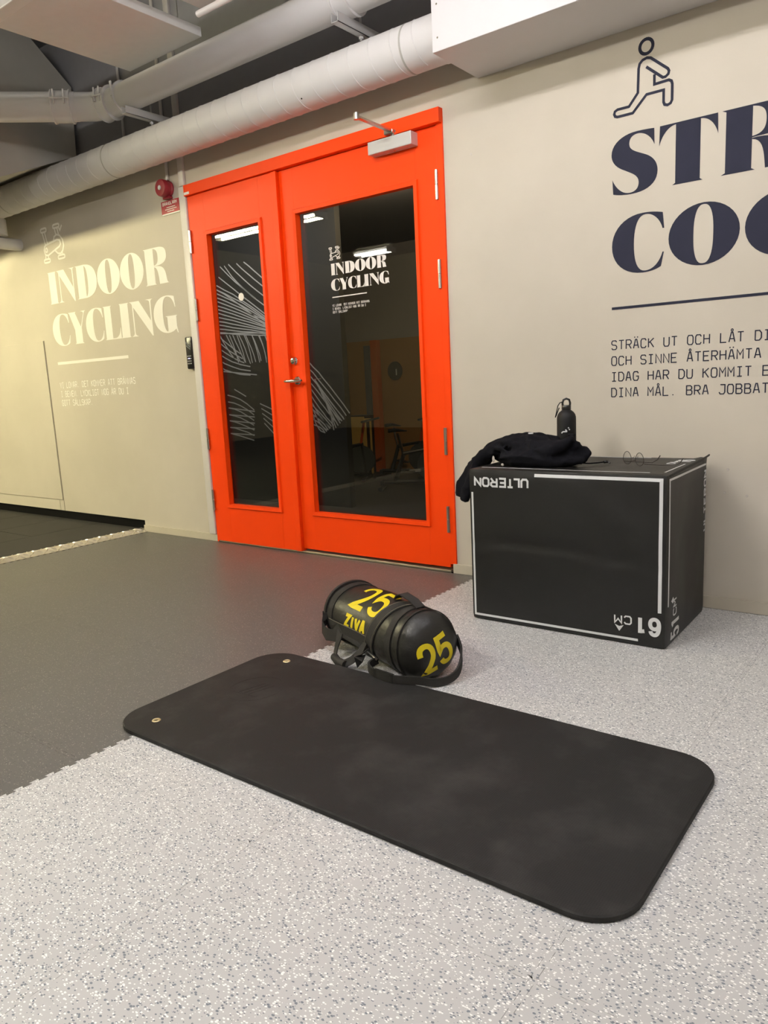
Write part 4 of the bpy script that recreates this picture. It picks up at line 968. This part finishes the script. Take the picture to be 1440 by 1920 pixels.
# top face
bline([(.04, .040), (.690, .040)], on_top, .007)
bline([(.03, .472), (.56, .472)], on_top, .006)
bline([(.735, .06), (.735, .30)], on_top, .006)
letters('76', 0, 0, .04, .028, .05, .012, lambda x, t, d: on_top(.735 - t, .36 + x, d), 'box_print', bxo, sub=.01)
letters('CM', 0, 0, .03, .022, .026, .005, lambda x, t, d: on_top(.695 - t, .30 + x, d), 'box_print', bxo, sub=.01)
bm = B(); tube(bm, [(.766, .0, .606), (.768, .20, .612), (.766, .40, .614), (.768, .505, .622)], [.003, .004, .004, .003], 8, sx=1.2); obj('seam_welt', bm, 'webbing', bxo, True)
def bw(x, y, z): # box local -> world
    return Vector((BX + cos(BR) * x - sin(BR) * y, BY + sin(BR) * x + cos(BR) * y, z))

# ------------------------------------------------------------------ WATER BOTTLE
bt = empty('water_bottle', bw(.289, .278, BH - .0005)); tag(bt, 'matte black metal water bottle with loop cap behind the hoodie', 'bottle')
bm = B(); lathe(bm, [(.030, 0), (.0355, .003), (.0370, .010), (.0370, .168), (.0365, .178), (.0335, .188), (.0275, .197), (.0195, .203), (.0165, .206), (.0165, .214), (0, .214)], 40); obj('body', bm, 'bottle_black', bt, True, 40)
bm = B(); lathe(bm, [(.0175, .206), (.0180, .208), (.0180, .222), (.0165, .224), (0, .224)], 32)
tube(bm, [(.0135, 0, .218), (.0145, 0, .232), (.011, 0, .2445), (0, 0, .249), (-.011, 0, .2445), (-.0145, 0, .232), (-.0135, 0, .218)], .0042, 10, sx=1.0)
cp = obj('cap', bm, 'black_plastic', bt, True, 40); cp.rotation_euler = (0, 0, .55)
bm = B(); tube(bm, [(-.012, 0, .238), (-.026, -.002, .234), (-.034, -.002, .222), (-.040, -.003, .196), (-.044, -.002, .178), (-.040, -.001, .186), (-.028, 0, .215)], .0021, 8); cb = obj('carabiner', bm, 'black_plastic', bt, True); cb.rotation_euler = (0, 0, .66)
fr_ = math.atan2(CAM.y - bt.location.y, CAM.x - bt.location.x)
def on_bottle(x, z, d): a = fr_ + x / .0370; return ((.0370 + d + .0002) * cos(a), (.0370 + d + .0002) * sin(a), z)
bm = B()
for pl in ([(-.010, .123), (.006, .1235)], [(.000, .131), (.006, .1235)], [(-.016, .117), (-.010, .123)], [(.010, .136), (.013, .139)], [(.014, .129), (.016, .133)]):
    stroke(bm, [(p[0] - .004, p[1]) for p in pl], .0048, on_bottle, .0003, sub=.004)
obj('print', bm, 'box_print', bt)

# ------------------------------------------------------------------ HOODIE
def cloth_pile():
    bm = B()
    def T(pts, rad, sx=1, sy=1, seg=12): tube(bm, [bw(*p) for p in pts], rad, seg, sx=sx, sy=sy)
    # main heap lying on the lid
    T([(.02, .20, .640), (.08, .19, .655), (.16, .18, .665), (.25, .18, .660), (.34, .17, .650), (.38, .16, .640)], [.03, .055, .062, .060, .052, .030])
    T([(.00, .27, .635), (.08, .26, .65), (.15, .26, .65), (.19, .25, .645)], [.03, .045, .045, .03])
    # front roll
    T([(.09, .105, .636), (.15, .095, .642), (.22, .098, .640), (.29, .105, .634), (.35, .12, .628)], [.022, .034, .034, .030, .018])
    # sleeve sweeping over the left edge
    T([(.16, .20, .715), (.09, .205, .706), (.03, .205, .685), (-.02, .205, .655), (-.060, .205, .615), (-.100, .205, .565), (-.140, .20, .505), (-.158, .195, .462)], [.018, .022, .026, .032, .034, .036, .036, .028])
    T([(.10, .15, .680), (.04, .15, .668), (-.01, .155, .645), (-.045, .16, .612), (-.072, .16, .56), (-.105, .16, .49), (-.120, .165, .450)], [.020, .026, .030, .030, .026, .026, .020])
    T([(.02, .25, .65), (-.03, .25, .635), (-.065, .25, .60), (-.10, .245, .54), (-.125, .24, .49)], [.03, .03, .03, .03, .022])
    # top ridge
    T([(.05, .20, .695), (.10, .20, .712), (.17, .205, .718), (.24, .21, .712), (.29, .21, .712)], [.012, .016, .016, .014, .012])
    # diagonal folds
    T([(.04, .165, .695), (.10, .135, .700), (.16, .11, .685), (.21, .10, .665)], [.014, .018, .018, .012])
    T([(.19, .125, .705), (.235, .115, .690), (.30, .115, .685), (.345, .13, .695)], [.014, .022, .024, .016])
    # pulled folds running across the heap
    T([(.00, .150, .672), (.05, .125, .682), (.10, .100, .676), (.14, .080, .658)], [.007, .010, .010, .006])
    T([(.15, .190, .728), (.19, .150, .716), (.215, .115, .694), (.225, .090, .668)], [.006, .010, .011, .007])
    T([(.25, .190, .722), (.275, .150, .712), (.30, .110, .692), (.32, .095, .668)], [.006, .010, .011, .007])
    T([(.09, .075, .640), (.15, .062, .655), (.22, .066, .650), (.28, .080, .640)], [.006, .009, .009, .006])
    T([(-.02, .175, .668), (-.06, .170, .628), (-.085, .165, .575), (-.11, .165, .515)], [.008, .010, .010, .007])
    # hood
    T([(.235, .105, .66), (.29, .10, .668), (.345, .115, .690), (.368, .14, .715), (.362, .17, .725), (.335, .19, .722)], [.018, .024, .022, .016, .014, .012])
    T([(.368, .15, .70), (.378, .17, .67), (.385, .18, .645)], [.018, .026, .026])
    T([(.36, .19, .66), (.40, .19, .662), (.415, .185, .655), (.412, .17, .640)], [.024, .020, .016, .012])
    T([(.30, .13, .630), (.36, .13, .632), (.40, .15, .632), (.405, .18, .636)], [.022, .022, .018, .014])
    me = bpy.data.meshes.new('tmp'); bm.to_mesh(me); bm.free()
    o = bpy.data.objects.new('tmp', me); C.objects.link(o)
    r = o.modifiers.new('r', 'REMESH'); r.mode = 'VOXEL'; r.voxel_size = .0055
    s = o.modifiers.new('s', 'SMOOTH'); s.factor = .5; s.iterations = 3
    t = bpy.data.textures.new('folds', 'CLOUDS'); t.noise_scale = .055; t.noise_depth = 1
    d = o.modifiers.new('d', 'DISPLACE'); d.texture = t; d.strength = .020; t.noise_scale = .075; d.mid_level = .55; d.texture_coords = 'GLOBAL'
    t2 = bpy.data.textures.new('creases', 'MUSGRAVE'); t2.noise_scale = .05; t2.musgrave_type = 'RIDGED_MULTIFRACTAL'
    d2 = o.modifiers.new('d2', 'DISPLACE'); d2.texture = t2; d2.strength = .0045; d2.mid_level = .9; d2.texture_coords = 'GLOBAL'
    s2 = o.modifiers.new('s2', 'SMOOTH'); s2.factor = .5; s2.iterations = 2
    dg = bpy.context.evaluated_depsgraph_get(); dg.update()
    m2 = bpy.data.meshes.new_from_object(o.evaluated_get(dg))
    bpy.data.objects.remove(o); 
    # rest on the lid and against the box's left side
    b0 = bw(0, 0, 0); cR, sR = cos(BR), sin(BR)
    for v in m2.vertices:
        dx, dy = v.co.x - BX, v.co.y - BY
        a = cR * dx + sR * dy
        if a > -.004 and v.co.z < BH + .0015:
            if a < .02 and v.co.z < BH - .02: v.co.x -= (a + .004)
            else: v.co.z = BH + .0015
    return m2
hd = empty('hoodie', bw(.18, .18, BH)); tag(hd, 'crumpled black hoodie lying over the left end of the jump box', 'hoodie')
me = cloth_pile(); me.name = 'fabric'
me.transform(Matrix.Translation(-hd.location))
for p in me.polygons: p.use_smooth = True
o = link('fabric', me, 'hoodie_black', hd); me.materials.clear(); me.materials.append(MATS['hoodie_black'])
hl = lambda x, y, z: bw(x, y, z) - hd.location
bm = B(); tube(bm, [hl(.38, .17, .622), hl(.41, .20, .616), hl(.43, .24, .614), hl(.452, .262, .616)], .0025, 8); dc = obj('drawcord', bm, 'hoodie_black', hd, True)
bm = B(); tube(bm, [hl(.448, .258, .616), hl(.458, .268, .617)], .006, 8); tube(bm, [hl(.458, .268, .617), hl(.470, .262, .612)], .003, 8); obj('cord_end', bm, 'black_plastic', dc, True)
for a in ((.052, .112, .634, .007, .017), (.112, .074, .618, .008, .007)):
    bm = B(); lathe(bm, [(0, -.003), (.8, -.002), (1, 0), (.8, .002), (0, .003)], 16, Matrix.Translation(hl(a[0], a[1], a[2])) @ RX @ Matrix.Diagonal((a[3] * .8, a[4] * .8, 1, 1))); obj('pale_patch', bm, 'spots', hd, True)
bm = B(); box(bm, -.010, .010, -.003, .003, -.002, .003, .001); o = obj('white_label', bm, 'box_print', hd); o.location = hl(.178, .190, .730)

# ------------------------------------------------------------------ GLASSES (lying upside down on the lid)
gl = empty('eyeglasses', bw(.575, .225, BH + .001)); tag(gl, 'thin wire framed glasses lying upside down on the black box', 'glasses')
gL, gR = bw(.515, .272, 0), bw(.632, .186, 0)
gd = (gR - gL); gd.z = 0; gW = gd.length; gd.normalize(); gn = Vector((-gd.y, gd.x, 0))
if gn.y < 0: gn = -gn
g0 = (gL + gR) / 2
def gp(a, dep, z): v = g0 + gd * a + gn * dep; return Vector((v.x, v.y, BH + z)) - gl.location
for s in (-1, 1):
    rim = []
    for t in np.linspace(0, 2 * pi, 28, endpoint=False):
        x = .0245 * cos(t) * (1 - .14 * sin(t)); z = .0235 * sin(t)
        rim.append(gp(s * .0375 + x, -.004 - .012 * (.0235 + z), .0255 + z))
    bm = B(); tube(bm, rim, .0011, 6, closed=True); rm = obj('rim', bm, 'frame_brown', gl, True)
    bm = B(); f = [bm.verts.new(p) for p in rim]; ctr = bm.verts.new(sum((v.co for v in f), Vector()) / len(f) + gn * -.002)
    for k in range(len(f)): bm.faces.new((f[k], f[(k + 1) % len(f)], ctr))
    obj('lens', bm, 'spectacle_lens', rm, True)
    tp = (gd * .62 + gn * .78).normalized()
    hp = gp(s * .0635, 0, .010)
    bm = B(); tube(bm, [gp(s * .062, -.003, .012), hp, hp + tp * .05 - Vector((0, 0, .004)), hp + tp * .100 - Vector((0, 0, .007)), hp + tp * .118 + Vector((0, 0, .004)), hp + tp * .128 + Vector((0, 0, .020))], [.0013, .0014, .0012, .0012, .0018, .0022], 6); obj('temple', bm, 'frame_brown', gl, True)
    bm = B(); tube(bm, [gp(s * .014, -.003, .026), gp(s * .011, .006, .028), gp(s * .011, .008, .034)], .0007, 5); obj('nose_pad', bm, 'frame_brown', gl, True)
bm = B(); tube(bm, [gp(-.0135, -.004, .020), gp(0, -.006, .017), gp(.0135, -.004, .020)], .0012, 6); obj('bridge', bm, 'frame_brown', gl, True)

# ------------------------------------------------------------------ SANDBAG
A2, B2 = Vector((-.462, -1.000, 0)), Vector((.000, -1.177, 0))
LB = (B2 - A2).length; RB = .114
sb = empty('weight_bag', A2, math.atan2(B2.y - A2.y, B2.x - A2.x)); tag(sb, 'black cylindrical weight bag with yellow 25 on its end', 'weight bag')
# local: x along the axis (0 far, LB near), -y towards the viewer, z up; axis at z=RB
def bag_r(x, a):
    sag = 1 + .03 * sin(a * 2 + 1) * sin(x * 20) + .02 * sin(a * 3 + 9 * x)
    return RB * sag
def bag_pt(x, a, d=0):
    """x along axis, a angle: 0 = towards viewer (-y), pi/2 = up"""
    dome = .062
    if x <= LB: r = bag_r(x, a); xx = x
    else: r = bag_r(LB, a); xx = x
    z = RB * .985 + (r + d) * sin(a)
    return Vector((xx, -(r + d) * cos(a), max(z, .0015)))
bm = B(); rings = []; NS = 56
prof = [(0.0, .10), (-.010, .45), (-.012, .80), (-.004, .955), (.01, .995), (.03, 1.0)] + [(x, 1.0) for x in np.linspace(.06, LB - .02, 14)] + [(LB, .995), (LB + .018, .955), (LB + .036, .86), (LB + .05, .70), (LB + .060, .48), (LB + .065, .22)]
for x, k in prof:
    ring = []
    for s in range(NS):
        a = 2 * pi * s / NS
        p = bag_pt(min(max(x, 0), LB), a); ctr = Vector((0, 0, RB * .985))
        y, z = p.y * k, ctr.z + (p.z - ctr.z) * k
        pleat = 1 + (.012 * sin(a * 13) if LB < x < LB + .045 else 0)
        ring.append(bm.verts.new((x, y * pleat, max(ctr.z + (z - ctr.z) * pleat, .0015))))
    rings.append(ring)
for r0, r1 in zip(rings, rings[1:]):
    for s in range(NS): bm.faces.new((r0[s], r1[s], r1[(s + 1) % NS], r0[(s + 1) % NS]))
bm.faces.new(rings[0]); bm.faces.new(list(reversed(rings[-1])))
bmesh.ops.recalc_face_normals(bm, faces=bm.faces)
bag = obj('body', bm, 'bag_vinyl', sb, True, 60)
_bb = mathutils.bvhtree.BVHTree.FromPolygons([v.co.copy() for v in bag.data.vertices], [tuple(p.vertices) for p in bag.data.polygons])
def ring_band(name, x, w, t, mat, a0=0, a1=2 * pi, slant=0, n=60):
    bm = B(); closed = abs(a1 - a0 - 2 * pi) < 1e-6
    aa = np.linspace(a0, a1, n, endpoint=not closed)
    strap(bm, [bag_pt(x + slant * (a - a0), a, t / 2 + .0005) for a in aa], w, t, (1, 0, 0), closed)
    return obj(name, bm, mat, sb, True, 50)
ring_band('end_piping', .012, .012, .006, 'webbing')
ring_band('end_band', .050, .034, .003, 'webbing')
ring_band('near_band', LB - .055, .030, .003, 'webbing')
ring_band('near_piping', LB - .004, .005, .003, 'webbing')
# wide stitched carrying strap around the middle
cs = ring_band('carry_strap', LB * .60, .050, .004, 'webbing', -.75, 2.4, .042)
for dx in (-.021, .021):
    bm = B(); tube(bm, [bag_pt(LB * .60 + dx + .042 * (a + .75), a, .0055) for a in np.linspace(-.7, 2.35, 40)], .0008, 5); obj('stitching', bm, 'stitch', cs)
# long band low on the viewer's side
bm = B(); aL = -.12
strap(bm, [bag_pt(x, aL + .02, .004) for x in np.linspace(.05, LB * .62, 14)], .036, .003, (0, 0, 1)); lb = obj('side_band', bm, 'webbing', sb, True, 50)
for dz in (-.13, .17):
    bm = B(); tube(bm, [bag_pt(x, aL + dz, .0062) for x in np.linspace(.05, LB * .62, 14)], .0008, 5); obj('stitching', bm, 'stitch', lb)
# strap flap at the far end
bm = B(); strap(bm, [bag_pt(.02, .15, .004), bag_pt(.018, -.1, .010), Vector((.025, -.135, .070)), Vector((.06, -.140, .062)), Vector((.10, -.13, .066)), bag_pt(.13, -.1, .004)], .045, .004, (0, .15, 1)); obj('end_flap', bm, 'webbing', sb, True, 50)
# side handle loop
bm = B(); strap(bm, [bag_pt(.13, -.15, .004), Vector((.140, -.135, .062)), Vector((.155, -.155, .036)), Vector((.175, -.172, .020))], .028, .004, (0, .5, .8)); obj('handle_strap', bm, 'webbing', sb, True, 50)
bm = B(); strap(bm, [Vector((.258, -.176, .020)), Vector((.278, -.160, .034)), Vector((.296, -.138, .060)), bag_pt(.305, -.15, .004)], .028, .004, (0, .5, .8)); obj('handle_strap', bm, 'webbing', sb, True, 50)
bm = B(); tube(bm, [Vector((.172, -.172, .017)), Vector((.215, -.182, .016)), Vector((.262, -.177, .017))], .0145, 14); obj('handle_grip', bm, 'webbing', sb, True, 50)
# top handle
bm = B(); strap(bm, [bag_pt(LB * .66, 1.62, .004), bag_pt(LB * .70, 1.60, .022), bag_pt(LB * .74, 1.60, .030), bag_pt(LB * .86, 1.62, .020), bag_pt(LB * .93, 1.64, .003)], .034, .004, (0, 1, 0)); obj('top_handle', bm, 'webbing', sb, True, 50)
# metal triangle ring and tab
bm = B(); tube(bm, [bag_pt(LB * .64, -.33, .012), bag_pt(LB * .78, -.40, .016), bag_pt(LB * .74, -.50, .014)], .003, 8, closed=True); obj('strap_ring', bm, 'steel', sb, True)
bm = B(); strap(bm, [bag_pt(LB * .60, -.35, .004), Vector((LB * .60, -.145, .055)), Vector((LB * .62, -.16, .035)), Vector((LB * .66, -.14, .050))], .050, .004, (1, 0, .3)); obj('strap_tab', bm, 'webbing', sb, True, 50)
# end handle that loops round the near end on the floor
hp = [Vector((LB * .72, -.105, .045)), Vector((LB * .74, -.145, .036)), Vector((LB * .84, -.152, .0295)), Vector((LB + .00, -.132, .0295)), Vector((LB + .055, -.080, .0290)), Vector((LB + .085, -.01, .015)), Vector((LB + .088, .055, .030)), Vector((LB + .055, .100, .075)), Vector((LB + .012, .112, .120))]
def smooth_pts(P, n=6):
    out = []
    for i in range(len(P) - 1):
        p0, p1, p2, p3 = P[max(i - 1, 0)], P[i], P[i + 1], P[min(i + 2, len(P) - 1)]
        for k in range(n):
            t = k / n
            out.append(.5 * ((2 * p1) + (p2 - p0) * t + (2 * p0 - 5 * p1 + 4 * p2 - p3) * t * t + (3 * p1 - p0 - 3 * p2 + p3) * t ** 3))
    return out + [P[-1]]
bm = B(); strap(bm, smooth_pts(hp), .026, .007, (0, 0, 1)); eh = obj('end_handle', bm, 'webbing', sb, True, 50)
bm = B(); strap(bm, smooth_pts([p + Vector((0, 0, .001)) for p in hp[2:4]], 4), .029, .010, (0, 0, 1)); obj('keeper', bm, 'bag_vinyl', eh, True, 50)
bm = B(); tube(bm, smooth_pts([Vector((LB + .01, -.075, RB + .075)), Vector((LB + .035, -.02, RB + .080)), Vector((LB + .03, .05, RB + .083))], 8), .0009, 5); obj('seam', bm, 'black_gap', sb)
# prints
def on_bag(x, t, d):          # x along axis, t arc length from the viewer's horizontal
    return bag_pt(x, t / RB, d + .0006)
def bagtext(name, text, x0, t0, adv, cw, h, w):
    letters(text, x0, t0, adv, cw, h, w, on_bag, 'yellow_print', sb, .0004, .006, True, .5 if text == 'ZIVA' else 1)
bagtext('brand_text', 'ZIVA', .158, .006, .0375, .0255, .038, .0125)
bagtext('side_number', '25', .156, .082, .108, .070, .105, .020)
def on_dome(u, v, d):
    # u to the right (towards +y), v up, on the near end
    h = _bb.ray_cast(Vector((LB + .4, u, RB + v)), Vector((-1, 0, 0)))[0]
    return ((h.x if h else LB) + d + .0008, u, RB + v)
rot = .34
def dome_rot(x, t, d): return on_dome(.004 + cos(rot) * x - sin(rot) * t, -.010 + sin(rot) * x + cos(rot) * t, d)
letters('25', -.064, -.046, .066, .044, .092, .0175, dome_rot, 'yellow_print', sb, .0004, .005)

# ------------------------------------------------------------------ EXERCISE MAT
MX0, MX1, MY0, MY1, MR, MT = -.612, .932, -1.957, -1.272, .105, .015
mt = empty('exercise_mat', ((MX0 + MX1) / 2, (MY0 + MY1) / 2, 0), -.004); tag(mt, 'black rubber exercise mat with two brass eyelets on the floor', 'exercise mat')
mw, mh = (MX1 - MX0) / 2, (MY1 - MY0) / 2
E1, E2 = (-.487 - mt.location.x, -1.338 - mt.location.y), (-.487 - mt.location.x, -1.878 - mt.location.y)
def rrect(w, h, r, n=10):
    pts = []
    for cx, cy, a0 in ((w - r, h - r, 0), (-w + r, h - r, pi / 2), (-w + r, -h + r, pi), (w - r, -h + r, 3 * pi / 2)):
        pts += [(cx + r * cos(a0 + pi / 2 * k / n), cy + r * sin(a0 + pi / 2 * k / n)) for k in range(n + 1)]
    return pts
bm = B()
holes = [ell(*E1, .008, .008, 16), ell(*E2, .008, .008, 16)]
outer = rrect(mw, mh, MR); inn = rrect(mw - .003, mh - .003, MR - .003)
flat = inn + holes[0] + holes[1]
vt = [bm.verts.new((p[0], p[1], MT)) for p in flat]
for t in tessellate_polygon([[Vector((p[0], p[1], 0)) for p in lp] for lp in (inn, holes[0], holes[1])]):
    a, b, c = (flat[i] for i in t)
    if (b[0] - a[0]) * (c[1] - a[1]) - (b[1] - a[1]) * (c[0] - a[0]) < 0: t = (t[0], t[2], t[1])
    bm.faces.new([vt[i] for i in t])
n = len(inn)
vm_ = [bm.verts.new((p[0], p[1], MT - .003)) for p in outer]; vb_ = [bm.verts.new((p[0], p[1], .002)) for p in outer]; vb2 = [bm.verts.new((p[0], p[1], 0.0006)) for p in inn]
for k in range(n):
    j = (k + 1) % n
    bm.faces.new((vt[k], vm_[k], vm_[j], vt[j])); bm.faces.new((vm_[k], vb_[k], vb_[j], vm_[j])); bm.faces.new((vb_[k], vb2[k], vb2[j], vb_[j]))
bm.faces.new(list(reversed(vb2)))
o0 = n
for h in holes:
    m = len(h); w = [bm.verts.new((p[0], p[1], .001)) for p in h]
    for k in range(m): bm.faces.new((vt[o0 + k], vt[o0 + (k + 1) % m], w[(k + 1) % m], w[k]))
    o0 += m
bmesh.ops.recalc_face_normals(bm, faces=bm.faces)
obj('mat_pad', bm, 'mat_rubber', mt)
for e in (E1, E2):
    bm = B(); lathe(bm, [(.0078, MT - .003), (.0076, MT + .0010), (.0092, MT + .0026), (.0118, MT + .0020), (.0130, MT + .0002), (.0128, MT - .001)], 28, Matrix.Translation((e[0], e[1], 0)))
    for f in [f for f in bm.faces if len(f.verts) > 4]: bm.faces.remove(f)
    obj('eyelet', bm, 'brass', mt, True, 50)
# embossed oval badge and the scuffs around it
bm = B()
onm = lambda x, y, d: (x, y, MT + d)
bc = (-.405 - mt.location.x, -1.56 - mt.location.y)
stroke(bm, [(bc[0] + .085 * cos(t), bc[1] + .095 * sin(t)) for t in np.linspace(0, 2 * pi, 41)], .004, onm, .0006, closed=True)
for k in range(3): stroke(bm, [(bc[0] - .03 + k * .02, bc[1] - .05), (bc[0] - .005 + k * .02, bc[1] + .045)], .006, onm, .0006)
stroke(bm, [(bc[0] - .045, bc[1] - .052), (bc[0] + .05, bc[1] - .045)], .005, onm, .0006)
obj('embossed_badge', bm, 'mat_rubber', mt)
